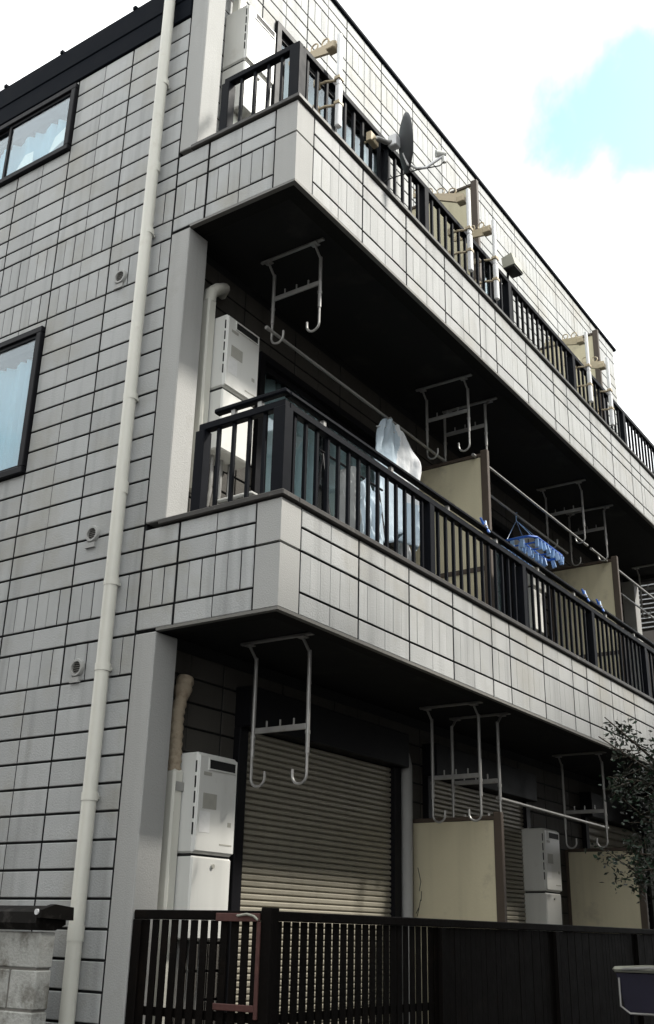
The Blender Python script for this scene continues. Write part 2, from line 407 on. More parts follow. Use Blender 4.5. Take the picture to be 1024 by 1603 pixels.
# balcony parapets: side (x = 0) and front (y = 0)
FX = [0.19, 0.795, 1.40, 2.005, 2.615, 2.925, 3.56, 4.18, 4.515, 5.13, 5.745, 6.36, 6.67, 7.29, 7.91, 8.22, 8.61, 9.0]
LV = {2: (2.616, 2.748, 2.988, 3.128, 3.252), 3: (5.406, 5.52, 5.79, 5.905, 6.048)}
for fl in (2, 3):
    z0, z1, z2, z3, z4 = LV[fl]
    # core of the parapet wall and the slab it stands on
    co = MB(); co.box(0.019, 0.11, 0.019, YW, z0 + 0.002, z4); co.box(0.11, LEN - 0.11, 0.019, 0.11, z0 + 0.002, z4); co.box(LEN - 0.11, LEN, 0.019, YW, z0 + 0.002, z4)
    par = co.obj('balcony_parapet', 'joint', bld, fix=False)
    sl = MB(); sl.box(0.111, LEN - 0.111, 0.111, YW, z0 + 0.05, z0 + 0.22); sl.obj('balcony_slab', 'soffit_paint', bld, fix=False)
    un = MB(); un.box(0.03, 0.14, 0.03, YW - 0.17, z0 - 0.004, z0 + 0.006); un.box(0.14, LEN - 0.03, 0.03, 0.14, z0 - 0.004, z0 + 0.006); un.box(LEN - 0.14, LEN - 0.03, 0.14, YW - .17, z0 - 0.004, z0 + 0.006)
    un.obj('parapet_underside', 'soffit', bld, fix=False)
    dr = MB(); dr.box(-0.004, 0.03, -0.004, YC, z0 - 0.014, z0 + 0.003); dr.box(0.03, LEN, -0.004, 0.03, z0 - 0.014, z0 + 0.003); dr.obj('drip_edge', 'drip', bld, fix=False)
    # corner blocks, an L each
    for (a, b_) in ((z0, z2), (z2, z4)):
        c = MB(); c.prism([(0, 0), (0.185, 0), (0.185, 0.019), (0.019, 0.019), (0.019, 0.168), (0, 0.168)], 'z', a + 0.008, b_ - 0.008)
        c.obj('corner_block', 'plaster', par)
    # side tiles
    ys = [0.172, 0.458, 0.744, YW]
    for i in range(3):
        gl = 0.0088 if i != 1 else 0.0028; gr = 0.0088 if i != 0 else 0.0028
        tile('siding_tile', par, 'x', ys[i], ys[i + 1], z0, z1, 0, None, gl, gr)
        tile('siding_tile', par, 'x', ys[i], ys[i + 1], z2, z3, 0, None, gl, gr)
        tile('siding_tile', par, 'x', ys[i], ys[i + 1], z3, z4 - 0.002, 0, None, gl, gr)
        q = frange(ys[i], ys[i + 1], 3)
        for k in range(3):
            tile('ribbed_tile', par, 'x', q[k], q[k + 1], z1, z2, 0 if k % 2 else 0.0015, None, gl if k == 0 else 0.0026, gr if k == 2 else 0.0026)
    # front tiles
    bulk = MB()
    for i in range(len(FX) - 1):
        x0, x1 = FX[i], FX[i + 1]; n = 2 if x1 - x0 > 0.45 else 1
        xs = frange(x0, x1, n)
        for j in range(n):
            gl = 0.0075 if j == 0 else 0.0012; gr = 0.0075 if j == n - 1 else 0.0012
            vis = seen(((xs[j] + xs[j + 1]) / 2, 0, (z0 + z4) / 2), 10) and xs[j] < 5.2
            for (a, b_) in ((z0, z1), (z2, z3), (z3, z4 - 0.002)):
                tile('siding_tile', par, 'y', xs[j], xs[j + 1], a, b_, 0, None if vis else bulk, gl, gr, 0.0045)
            q = frange(xs[j], xs[j + 1], 3)
            for k in range(3):
                tile('ribbed_tile', par, 'y', q[k], q[k + 1], z1, z2, 0 if k % 2 else 0.001, None if xs[j] < 2.0 else bulk, gl if k == 0 else 0.0004, gr if k == 2 else 0.0004, 0.0045, bev=0.0022)
    o = bulk.obj('siding_tile_field', ['siding', 'joint'], par, fix=False); o['kind'] = 'stuff'
    # capping
    cp = MB(); cp.bbox(-0.022, 0.135, -0.022, 0.905, z4, z4 + 0.036, 0.006); cp.obj('parapet_cap', 'trim', bld)
    cp = MB(); cp.bbox(0.1352, LEN + 0.02, -0.022, 0.135, z4, z4 + 0.036, 0.006); cp.obj('parapet_cap', 'trim', bld)

# columns at both ends of every storey
for (x0, x1) in ((0.0, 0.19), (LEN - 0.19, LEN)):
    for (a, b_) in ((GZ, 2.600), (3.289, 5.392), (6.086, 7.74 if x0 == 0 else 7.3)):
        c = MB(); c.bbox(x0 - 0.0015, x1, YC, YW - 0.004, a, b_, 0.006); c.obj('column', 'plaster', bld)

B('skylight_screen', 'plaster', bld, LEN - 0.10, LEN - 0.002, 0.12, YC - 0.002, GZ, 2.598)  # screen added at the far end to shut out skylight
# front wall, recessed
OPEN = {1: (1.04, 2.87, -0.05, 2.22), 2: (1.0, 2.85, 2.98, 4.98), 3: (1.0, 2.85, 5.78, 8.2)}
UNITX = [(0.0, 1), (6.35, -1), (5.87, 1)]   # unit origin and direction


def ux(u, x): return UNITX[u][0] + UNITX[u][1] * x


for fl, (za, zb) in {1: (GZ, 2.60), 2: (2.80, 5.40), 3: (5.6, 9.2)}.items():
    fw = MB(); a0, a1, c0, c1 = OPEN[fl]
    cuts = []
    for u in range(3):
        p = sorted((ux(u, a0), ux(u, a1))); cuts.append(p)
    cuts.sort(); xx = 0.17
    for (p0, p1) in cuts:
        fw.box(xx, p0, YW + 0.019, YW + 0.15, za, zb); fw.box(p0, p1, YW + 0.019, YW + 0.15, c1, zb)
        if c0 > za: fw.box(p0, p1, YW + 0.019, YW + 0.15, za, c0)
        xx = p1
    fw.box(xx, LW if fl == 3 else LEN, YW + 0.019, YW + 0.15, za, zb)
    if fl == 3: fw = MB().add(fw.v, fw.f)
    wall = fw.obj('front_wall', 'joint' if fl == 3 else 'joint', bld, fix=False)
    bulk = MB()
    if fl == 3:
        rws = rows_between(5.75, 8.53, 18) + [(8.53, 8.68, False), (8.68, 8.95, True), (8.95, 9.075, False), (9.075, 9.2, False)]
    elif fl == 2: rws = rows_between(2.85, 5.40, 17)
    else: rws = rows_between(-0.1, 2.60, 18)
    tx = [0.19 + 0.317 * i for i in range(30)]
    for (z0, z1, rib) in rws:
        for i in range(len(tx) - 1):
            x0, x1 = tx[i], min(tx[i + 1], LW if fl == 3 else LEN)
            if x1 - x0 < 0.05: continue
            if fl == 3 and z1 > 7.74 + x0 * 1.6: continue     # under the sloping roof
            segs = [(x0, x1)]
            for (p0, p1) in cuts:
                if z0 < c1 - 0.03 and z1 > c0 + 0.03:
                    ns = []
                    for (q0, q1) in segs:
                        if q1 <= p0 or q0 >= p1: ns.append((q0, q1)); continue
                        if q0 < p0 - 0.03: ns.append((q0, p0))
                        if q1 > p1 + 0.03: ns.append((p1, q1))
                    segs = ns
            for (q0, q1) in segs:
                one = (fl == 3 and q0 < 5.0 and z0 > 7.2 and seen(((q0 + q1) / 2, YW, (z0 + z1) / 2), 0)) or (q1 < 0.6 and seen(((q0 + q1) / 2, YW, (z0 + z1) / 2), 0))
                gl = 0.0055 if i % 2 == 0 else 0.0015; gr = 0.0055 if i % 2 == 1 else 0.0015
                if rib:
                    s3 = frange(q0, q1, 3)
                    for k in range(3): tile('ribbed_tile', wall, 'y', s3[k], s3[k + 1], z0, z1, YW if k % 2 else YW + 0.001, None if (one and q0 < 3) else bulk, gl if k == 0 else 0.001, gr if k == 2 else 0.001, 0.004)
                else:
                    tile('siding_tile', wall, 'y', q0, q1, z0, z1, YW, None if one else bulk, gl, gr, 0.004, mat='siding' if fl == 3 else 'shaded_siding')
    o = bulk.obj('siding_tile_field', ['siding' if fl == 3 else 'shaded_siding', 'joint'], wall, fix=False); o['kind'] = 'stuff'
    # floor slab edge inside, hides the gap between storeys
m = MB(); m.box(0.17, LEN, YW + 0.019, YW + 0.15, 2.595, 2.805); m.box(0.17, LEN, YW + 0.019, YW + 0.15, 5.395, 5.605); m.obj('floor_band', 'joint', bld, fix=False)
m = MB(); m.box(0.16, LEN, DEPTH - 0.15, DEPTH, GZ, 9.1); m.box(LEN - 0.15, LEN, YW + 0.15, DEPTH - 0.15, GZ, 9.1); m.obj('rear_wall', 'plaster', bld, fix=False)
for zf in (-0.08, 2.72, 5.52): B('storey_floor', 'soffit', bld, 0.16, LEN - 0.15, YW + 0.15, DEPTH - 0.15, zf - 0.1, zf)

# roof: eave on the near side, 45 degree slope, flat top with dark capping
m = MB(); m.prism([(-0.012, 7.70), (-0.012, 7.78), (0.92, 9.25), (LW + 0.03, 9.25), (LW + 0.03, 9.215), (0.96, 9.215), (0.02, 7.70)], 'y', YW + 0.16, DEPTH + 0.2)
m.obj('roof', 'roof_metal', bld)
m = MB(); m.bbox(0.96, LW + 0.04, YW - 0.025, YW + 0.158, 9.203, 9.248, 0.008); m.obj('parapet_cap', 'roof_metal', bld)
m = MB(); m.prism([(-0.012, 7.78), (0.96, 9.30), (0.96, 9.205), (0.05, 7.76)], 'y', YC - 0.06, YW + 0.158); m.obj('verge_trim', 'roof_metal', bld)
m = MB(); m.bbox(-0.014, 0.10, YW + 0.002, DEPTH + 0.15, 7.365, 7.55, 0.004); fas = m.obj('eave_flashing', 'roof_metal', bld)
m = MB(); m.bbox(-0.022, 0.10, YW + 0.002, DEPTH + 0.15, 7.5505, 7.765, 0.006); m.obj('upper_fold', 'roof_metal', fas)
for yy in (1.62, 2.45, 3.15, 3.9): B('snow_clip', 'roof_metal', fas, -0.03, 0.02, yy, yy + 0.035, 7.766, 7.80, .004)

# side windows
def side_window(y0, y1, z0, z1, mull, cmat):
    fr = MB(); t = 0.05
    fr.bbox(-0.035, 0.05, y0, y1, z0, z0 + t, .005); fr.bbox(-0.03, 0.05, y0, y1, z1 - t, z1, .005)
    fr.bbox(-0.032, 0.05, y0, y0 + t, z0 + t, z1 - t, .005); fr.bbox(-0.032, 0.05, y1 - t, y1, z0 + t, z1 - t, .005)
    win = fr.obj('window_frame', 'bronze', bld)
    edges = [y0 + t] + mull + [y1 - t]
    for i in range(len(edges) - 1):
        a, b_ = edges[i], edges[i + 1]; xo = 0.0 if i % 2 == 0 else 0.018
        s = MB(); e = 0.026
        s.box(xo - 0.012, xo + 0.012, a, a + e, z0 + t, z1 - t); s.box(xo - 0.012, xo + 0.012, b_ - e, b_, z0 + t, z1 - t)
        s.box(xo - 0.012, xo + 0.012, a + e, b_ - e, z0 + t, z0 + t + e); s.box(xo - 0.012, xo + 0.012, a + e, b_ - e, z1 - t - e, z1 - t); s.obj('sash', 'bronze', win)
        p = MB(); p.box(xo - 0.002, xo + 0.002, a + e, b_ - e, z0 + t + e, z1 - t - e); p.obj('pane', 'glass', win)
    c = MB(); n = 120; vs = []
    for i in range(n + 1):
        yy = y0 + 0.03 + (y1 - y0 - 0.06) * i / n; xx = 0.10 + 0.026 * math.sin(i * 0.62 + math.sin(i * .31) * 1.5)
        vs += [(xx, yy, z0 + 0.03), (xx + 0.004 * math.sin(i), yy, z1 - 0.16)]
    c.add(vs, [(2 * i, 2 * i + 2, 2 * i + 3, 2 * i + 1) for i in range(n)]); c.obj('curtain', cmat, win, smooth=True, fix=False)
    return win


w3 = side_window(*WINS[0], [3.02], 'curtain_blue')
w2 = side_window(*WINS[1], [2.95], 'curtain_blue')
# papers leaning on the inside of the upper window
m = MB(); m.add([(0.03, 2.30, 6.87), (0.03, 2.52, 6.78), (0.06, 2.50, 6.97), (0.06, 2.31, 7.05)], [(0, 1, 2, 3)]); m.obj('paper', 'sticker_pale', w3, fix=False)
m = MB(); m.add([(0.03, 2.70, 6.74), (0.03, 2.94, 6.74), (0.05, 2.84, 6.94), (0.05, 2.74, 6.93)], [(0, 1, 2, 3)]); m.obj('paper', 'sticker_pale', w3, fix=False)

# round vents
for (y, z) in ((1.472, 5.21), (1.466, 3.305), (1.472, 2.455)):
    v = MB(); ring = []
    seg = 20
    def circ(r, x): return [(x, y + r * math.cos(2 * math.pi * k / seg), z + r * math.sin(2 * math.pi * k / seg)) for k in range(seg)]
    prof = [(0.056, 0.0), (0.056, -0.012), (0.05, -0.022), (0.038, -0.022), (0.036, -0.004)]
    for (r, x) in prof: ring += circ(r, x)
    fs = [(j * seg + k, j * seg + (k + 1) % seg, (j + 1) * seg + (k + 1) % seg, (j + 1) * seg + k) for j in range(len(prof) - 1) for k in range(seg)]
    v.add(ring, fs); vent = v.obj('vent', 'plaster', bld, smooth=True)
    g = MB(); g.add(circ(0.036, -0.005), [tuple(range(seg))]); gr_ = g.obj('grille', 'black', vent, fix=False)
    s = MB()
    for k in range(-2, 3): s.box(-0.012, -0.006, y - 0.034, y + 0.034, z + k * 0.013 - 0.002, z + k * 0.013 + 0.002)
    s.obj('louvre', 'drip', vent, fix=False)
    B('vent_foot', 'plaster', vent, -0.016, 0.0, y - 0.03, y + 0.05, z - 0.088, z - 0.056)

# downpipe
dp_ = MB(); dp_.tube([(-0.06, 1.2, GZ), (-0.07, 1.2, 7.9)], 0.041, 16); pipe = dp_.obj('downpipe', 'cream_pipe', bld, smooth=True)
for z in (6.75, 5.44, 4.17, 2.93, 2.415, 1.69, 0.3):
    c = MB(); c.tube([(-0.06, 1.2, z - 0.022), (-0.06, 1.2, z + 0.022)], 0.047, 16); c.box(-0.03, 0.0, 1.185, 1.215, z - 0.008, z + 0.008)
    c.obj('pipe_bracket', 'cream_pipe', pipe, smooth=True)
for z in (6.0, 3.55, 1.0):
    c = MB(); c.tube([(-0.06, 1.2, z - 0.05), (-0.06, 1.2, z + 0.03)], 0.0445, 16); c.obj('pipe_socket', 'cream_pipe', pipe, smooth=True)

# railings
POSTX = [1.78, 3.33, 4.86, 6.35, 7.6, 8.9]
for fl, (zb, zt) in {2: (3.288, 3.88), 3: (6.084, 6.595)}.items():
    rl = MB(); rl.bbox(0.03, 0.085, 0.03, 0.68, zt - 0.05, zt, .006); rl.bbox(0.0852, LEN - 0.04, 0.03, 0.085, zt - 0.05, zt, .006)
    rail = rl.obj('railing', 'rail', bld)
    for (x, y) in [(0.0575, 0.0575), (0.0575, 0.66)]:
        h = 0.042 if y < .1 else 0.036
        B('post', 'rail', rail, x - h, x + h, y - h, y + h, zb, zt - 0.048, .004)
    for x in POSTX: B('post', 'rail', rail, x - 0.034, x + 0.034, 0.026, 0.089, zb, zt - 0.048, .004)
    def bal(x, y):
        o = B('baluster', 'rail', rail, x - 0.0105, x + 0.0105, y - 0.0105, y + 0.0105, zb, zt - 0.05)
    for y in (0.535, 0.418, 0.30, 0.185): bal(0.0575, y)
    x = 0.165
    while x < LEN - 0.1:
        if all(abs(x - p) > 0.06 for p in POSTX): bal(x, 0.0575)
        x += 0.1165
    if fl == 2:
        hr = MB(); hr.bbox(0.02, 0.075, 0.02, 0.56, 3.915, 3.95, .01); hr.bbox(0.0752, LEN - 0.04, 0.02, 0.075, 3.915, 3.95, .01); hr.obj('hand_rail', 'rail', rail)
        for (x, y) in [(0.05, 0.22), (0.05, 0.42)] + [(0.45 + i * .8, 0.05) for i in range(10)]: B('rail_spacer', 'galv', rail, x - 0.014, x + 0.014, y - 0.014, y + 0.014, 3.878, 3.918)


# balcony doors of each dwelling
def balcony_window(u, fl, cmat, shutter=False):
    a0, a1, c0, c1 = OPEN[fl]; xs = sorted((ux(u, a0), ux(u, a1))); x0, x1 = xs
    t = 0.055; fr = MB(); ya, yb = YW - 0.03, YW + 0.10
    fr.box(x0, x1, ya, yb, c1 - t, c1); fr.box(x0, x1, ya, yb, c0, c0 + 0.08); fr.box(x0, x0 + t, ya, yb, c0 + .08, c1 - t); fr.box(x1 - t, x1, ya, yb, c0 + .08, c1 - t)
    win = fr.obj('balcony_window', 'bronze', bld, fix=False)
    xm = (x0 + x1) / 2
    for i, (p, q) in enumerate(((x0 + t, xm + 0.03), (xm - 0.03, x1 - t))):
        y = YW + (0.02 if i == 0 else 0.05); s = MB(); e = 0.05; zm = c0 + 0.85
        s.box(p, p + e, y - .014, y + .014, c0 + .08, c1 - t); s.box(q - e, q, y - .014, y + .014, c0 + .08, c1 - t)
        s.box(p + e, q - e, y - .014, y + .014, c0 + .08, c0 + .20); s.box(p + e, q - e, y - .014, y + .014, c1 - t - e, c1 - t); s.box(p + e, q - e, y - .013, y + .013, zm - .04, zm + .04)
        s.obj('sash', 'bronze', win, fix=False)
        for (za, zb) in ((c0 + .20, zm - .04), (zm + .04, c1 - t - e)):
            g = MB(); g.box(p + e, q - e, y - .002, y + .002, za, zb); g.obj('pane', 'glass', win, fix=False)
    c = MB(); n = 150; vs = []
    for i in range(n + 1):
        X = x0 + 0.04 + (x1 - x0 - 0.08) * i / n; Y = YW + 0.115 + 0.028 * math.sin(i * 0.75 + 1.3 * math.sin(i * .21))
        vs += [(X, Y, c0 + .05), (X, Y + .006 * math.sin(i * .5), c1 - .05)]
    c.add(vs, [(2 * i, 2 * i + 2, 2 * i + 3, 2 * i + 1) for i in range(n)]); c.obj('curtain', cmat, win, smooth=True, fix=False)


for u in range(3):
    balcony_window(u, 2, ('curtain', 'curtain_grey', 'curtain')[u]); balcony_window(u, 3, ('curtain_grey', 'curtain', 'curtain')[u])
_slat = None
for u in range(3):
    a0, a1, c0, c1 = OPEN[1]; x0, x1 = sorted((ux(u, a0), ux(u, a1)))
    fr = MB(); fr.bbox(x0 - 0.085, x0 + 0.004, YW - 0.05, YW + 0.1, c0, c1, .004); fr.bbox(x1 - 0.004, x1 + 0.085, YW - 0.05, YW + 0.1, c0, c1, .004); fr.bbox(x0 - 0.085, x1 + 0.085, YW - 0.13, YW + 0.1, c1 + .001, c1 + 0.26, .006)
    sh = fr.obj('roller_shutter', 'bronze', bld)
    n = 60 if u < 2 else 30; hgt = (c1 - c0) / n
    prof = [(YW - 0.0, 0.0), (YW - 0.016, 0.25), (YW - 0.017, 0.72), (YW - 0.007, 0.93), (YW + 0.006, 1.0)]
    vs = []
    for X in (x0 + .005, x1 - .005): vs += [(X, y, t * hgt * 0.985) for (y, t) in prof]
    k = len(prof); me = bpy.data.meshes.new('slat'); me.from_pydata(vs, [], [(i, i + k, i + k + 1, i + 1) for i in range(k - 1)]); me.materials.append(MAT['shutter'])
    me.polygons.foreach_set('use_smooth', [False] * (k - 1))
    for i in range(n):
        o = bpy.data.objects.new('slat', me); COL.objects.link(o); o.location = (0, random.uniform(-.0006, .0006), c0 + i * hgt); WLOC[o] = Vector(o.location); attach(o, sh)
    B('shutter_backing', 'black', sh, x0, x1, YW + 0.03, YW + 0.05, c0, c1)

# partition boards between the dwellings
for X in (3.175, 6.33):
    for fl, (za, zt) in {1: (-0.04, 1.83), 2: (2.87, 4.81), 3: (5.66, 7.64)}.items():
        p = MB(); p.bbox(X - 0.006, X + 0.006, 0.30, YW - 0.035, za + 0.12, zt, .002); bd = p.obj('partition_board', 'board', bld)
        f = MB(); f.bbox(X - 0.022, X + 0.022, 0.235, 0.2995, za, zt + 0.055, .004); f.bbox(X - 0.018, X + 0.018, YW - 0.034, YW - 0.003, za, zt + 0.02, .003); f.bbox(X - 0.02, X + 0.02, 0.30, YW - 0.035, zt + .001, zt + 0.03, .003)
        if fl > 1: f.box(X - 0.016, X + 0.016, 0.30, YW - 0.035, za + 0.92, za + 0.96)
        f.box(X - 0.02, X + 0.02, 0.30, YW - 0.035, za + 0.09, za + 0.119)
        f.obj('partition_frame', 'board_frame', bd)
        if fl == 1 and X < 4:      # cracks in the nearest board
            c = MB()
            for (y, z, y2, z2) in ((0.955, 1.50, 0.93, 1.40), (0.93, 1.40, 0.945, 1.33), (0.925, 1.33, 0.93, 1.26), (0.935, 1.27, 0.95, 1.2), (0.95, 1.2, 0.965, 1.15), (0.945, 1.22, 0.975, 1.17)):
                c.tube([(X - 0.0065, y, z), (X - 0.0065, y2, z2)], 0.003, 4)
            c.obj('crack', 'black', bd)

# ducts beside the column
def duct(pts, mat, r, name='pipe_duct', seg=8): m_ = MB(); m_.tube(pts, r, seg); return m_.obj(name, mat, bld, smooth=True)


def sqduct(x0, x1, y0, y1, z0, z1, name='pipe_duct'):
    m_ = MB(); m_.bbox(x0, x1, y0, y1, z0, z1, 0.012); return m_.obj(name, 'cream_pipe', bld)


d2 = sqduct(0.285, 0.365, 0.90, 0.985, 3.60, 5.02)
m = MB(); m.tube([(0.325, 0.94, 5.0), (0.335, 0.94, 5.08), (0.40, 0.945, 5.15), (0.50, 0.965, 5.22), (0.545, 1.03, 5.225)], [0.046, 0.046, 0.044, 0.043, 0.043], 10); m.obj('elbow', 'cream_pipe', d2, smooth=True)
d1 = sqduct(0.285, 0.365, 0.90, 0.985, -0.2, 1.87)
B('band', 'galv', d1, 0.300, 0.372, 0.893, 0.9, 1.75, 1.80)
m = MB(); pts = []; rad = []
for i in range(40):
    t = i / 39; pts.append((0.325 + 0.015 * t + 0.085 * max(0, t - .6) * 1.6, 0.945 + 0.02 * t, 1.86 + 0.56 * t)); rad.append(0.040 + 0.004 * math.sin(i * 1.9) + (0.012 if t > .82 else 0))
m.tube(pts, rad, 12); m.obj('taped_hose', 'hose', d1, smooth=True)
d3 = sqduct(0.385, 0.47, 0.90, 0.985, 6.35, 8.1)
p_ = MB(); p_.tube([(3.03, 0.97, -0.08), (3.03, 0.97, 2.25), (3.05, 1.0, 2.33), (3.07, 1.05, 2.35)], 0.045, 12); p_.obj('drain_pipe', 'plaster', bld, smooth=True)
for (x, fl) in ((0.235, 1),): duct([(0.255, 0.985, -0.1), (0.262, 0.985, 1.0), (0.258, 0.985, 2.3)], 'bronze', 0.010, 'cable')
duct([(0.405, 0.99, -0.1), (0.40, 0.99, 1.3), (0.41, 0.99, 1.9)], 'bronze', 0.010, 'cable')


# ------------------------------------------------------------------ things fixed to it
def heater(x, z, label, y=0.79):
    """water heater with pipe cover below, hung on the front wall; x,z left bottom corner"""
    t = thing('water_heater', label, 'water heater', (x, y, z), 'water heaters on the balcony walls')
    W = 0.355; S = 0.445
    b = MB(); b.bbox(x, x + W, y + 0.012, YW - 0.002, z + S, z + 1.0, .012); b.obj('casing', 'white_enamel', t)
    d = MB(); d.bbox(x + 0.006, x + W - 0.006, y, y + 0.0115, z + S + 0.012, z + 0.985, .005); fp = d.obj('front_panel', 'white_enamel', t)
    lo = MB(); lo.bbox(x + 0.004, x + W - 0.004, y + 0.014, YW - 0.002, z, z + S - 0.012, .01); cv = lo.obj('pipe_cover', 'white_enamel', t)
    B('gap', 'black', t, x + 0.01, x + W - 0.01, y + 0.03, YW - 0.02, z + S - 0.019, z + S + 0.0005)
    B('exhaust_slot', 'black', fp, x + 0.09, x + W - 0.03, y - 0.002, y + 0.003, z + 0.915, z + 0.965, 0)
    rim = MB(); e = 0.008
    rim.box(x + 0.082, x + W - 0.022, y - .006, y + .002, z + .9655, z + .9735); rim.box(x + 0.082, x + W - 0.022, y - .006, y + .002, z + .9065, z + .9145)
    rim.box(x + 0.082, x + 0.0895, y - .006, y + .002, z + .9145, z + .9655); rim.box(x + W - 0.0295, x + W - 0.022, y - .006, y + .002, z + .9145, z + .9655); rim.obj('slot_rim', 'white_enamel', fp, fix=False)
    B('badge', 'sticker', fp, x + 0.045, x + 0.115, y - .0015, y + .001, z + 0.873, z + 0.893)
    B('label_plate', 'sticker', fp, x + 0.05, x + 0.17, y - .0015, y + .001, z + 0.69, z + 0.775)
    B('notice', 'sticker_pale', fp, x + 0.03, x + 0.12, y - .0015, y + .001, z + 0.56, z + 0.675)
    B('warning_label', 'sticker', fp, x + W - 0.075, x + W - 0.045, y - .0015, y + .001, z + 0.605, z + 0.63)
    B('maker_label', 'sticker', fp, x + W - 0.14, x + W - 0.03, y - .0015, y + .001, z + 0.50, z + 0.508)
    for k in range(5): B('side_louvre', 'black', t, x - 0.0015, x + 0.003, y + 0.018, y + 0.026, z + S + 0.10 + k * 0.085, z + S + 0.165 + k * 0.085)
    kb = MB(); kb.tube([(x + 0.18, y + 0.016, z + S - 0.06), (x + 0.18, y + 0.002, z + S - 0.06)], 0.012, 10); kb.obj('catch', 'sticker', cv, smooth=True)
    for k in range(3):
        xx = x + 0.08 + 0.09 * k; pp = MB(); pp.tube([(xx, y + 0.13, z + 0.01), (xx, y + 0.13, z - 0.25), (xx, y + 0.15, z - 0.35), (xx, YW + .02, z - 0.42)], 0.013, 8); pp.obj('pipe', 'galv', t, smooth=True)
    return t


heater(0.365, 0.97, 'white water heater behind the slatted fence, left of the roller shutter')
heater(0.365, 3.895, 'white water heater on middle balcony wall beside the cream elbow duct')
heater(0.37, 6.70, 'white water heater on the top balcony behind the short side railing')
heater(5.26, 0.97, 'dim water heater at ground level beside the far beige partition board')
heater(5.30, 3.895, 'water heater on middle balcony beyond the blue laundry hanger')


def ac_unit(x, y, z, label):
    t = thing('air_conditioner', label, 'air conditioner', (x, y, z)); W, D, H = 0.74, 0.27, 0.56
    b = MB(); b.bbox(x, x + W, y, y + D, z + 0.07, z + 0.07 + H, .014); b.obj('casing', 'white_enamel', t)
    tp = MB(); tp.bbox(x - .008, x + W + .008, y - .008, y + D + .008, z + .0705 + H, z + 0.095 + H, .008); tp.obj('lid', 'white_enamel', t)
    g = MB()
    for k in range(11): g.box(x - 0.006, x + .002, y + 0.03, y + D - 0.03, z + 0.14 + k * 0.04, z + 0.158 + k * 0.04)
    g.obj('side_grille', 'drip', t, fix=False)
    cx, cz, seg = x + 0.28, z + 0.35, 28; f = MB()
    for r in (0.05, 0.1, 0.15, 0.2): f.tube([(cx + r * math.cos(2 * math.pi * k / seg), y - 0.008, cz + r * math.sin(2 * math.pi * k / seg)) for k in range(seg + 1)], 0.004, 5)
    for k in range(12): f.tube([(cx + .02 * math.cos(k * .5236), y - .007, cz + .02 * math.sin(k * .5236)), (cx + .2 * math.cos(k * .5236), y - .007, cz + .2 * math.sin(k * .5236))], .003, 4)
    f.obj('fan_guard', 'drip', t)
    d_ = MB(); d_.add([(cx + 0.2 * math.cos(2 * math.pi * k / seg), y - 0.0015, cz + 0.2 * math.sin(2 * math.pi * k / seg)) for k in range(seg)], [tuple(range(seg))]); d_.obj('fan_opening', 'black', t, fix=False)
    for xx in (x + .06, x + W - .12): B('foot', 'drip', t, xx, xx + .06, y - .01, y + D + .01, z, z + .069)


ac_unit(0.30, 0.46, 2.836, 'white air conditioner unit on middle balcony floor under the water heater')
ac_unit(3.75, 0.55, 5.63, 'air conditioner unit on top balcony beyond the first beige partition')


def bracket(x, zs, label, first=1, long=0.64, cz=0.29, grp='ceiling drying brackets'):
    """drying-pole bracket hung from the balcony soffit at zs"""
    t = thing('drying_bracket', label, 'drying bracket', (x, 0.5, zs), grp)
    xb = x - 0.08 * first
    b = MB(); b.bbox(xb - 0.012, xb + 0.012, 0.22, 0.76, zs - 0.02, zs - 0.002, .003); b.obj('base_bar', 'galv', t)
    for (y, s) in ((0.70, -1), (0.30, 1)):
        pl = MB(); pl.bbox(xb - 0.03, xb + 0.03, y - 0.03, y + 0.03, zs - 0.0285, zs - 0.0205, .002); pl.obj('mount_plate', 'galv', t)
        a = MB(); a.tube([(xb, y, zs - 0.02), (x, y, zs - 0.10)], 0.009, 8); a.obj('arm', 'galv', t, smooth=True)
        p = MB(); p.tube([(x, y, zs - 0.085), (x, y, zs - long + 0.17)], 0.0125, 10); pole = p.obj('pole', 'galv', t, smooth=True)
        c = MB(); c.tube([(x, y, zs - long + 0.30), (x, y, zs - long + 0.28)], 0.0155, 10); c.obj('collar', 'galv', pole, smooth=True)
        pts = [(x, y, zs - long + 0.185), (x, y, zs - long + .055)] + [(x, y + s * (0.05 - 0.05 * math.cos(a_)), zs - long + 0.05 - 0.05 * math.sin(a_)) for a_ in [math.pi * i / 10 for i in range(11)]] + [(x, y + s * 0.1, zs - long + 0.085)]
        h = MB(); h.tube(pts, 0.0085, 8); h.obj('hook', 'galv', t, smooth=True)
    cb = MB(); cb.bbox(x - 0.008, x + 0.008, 0.312, 0.688, zs - cz - 0.017, zs - cz + 0.017, .003); bar = cb.obj('cross_bar', 'galv', t)
    for y in (0.40, 0.50, 0.60): B('peg', 'galv', bar, x - .004, x + .004, y - .004, y + .004, zs - cz + .0165, zs - cz + .055)


Z2, Z3 = 2.666, 5.456
for (x, f, n2_, n3_) in ((0.73, 1, 'ground floor drying bracket with two J hooks in front of the roller shutter', 'middle balcony drying bracket with two J hooks above the first railing corner'),
                  (2.96, 1, 'ground floor drying bracket just before the nearest beige partition', 'middle balcony drying bracket just before the first beige partition'),
                  (3.29, -1, 'ground floor drying bracket just past the nearest beige partition', 'middle balcony drying bracket just past the first beige partition'),
                  (5.56, 1, 'ground floor drying bracket before the far partition, near the tree', 'middle balcony drying bracket above the blue hanger, before the far partition'),
                  (6.21, -1, None, 'middle balcony drying bracket just at the far beige partition'),
                  (8.55, 1, None, 'middle balcony drying bracket against the white louvres of the far house')):
    if n2_: bracket(x, Z2, n2_, f, 0.86, 0.535)
    bracket(x, Z3, n3_, f, 0.66)


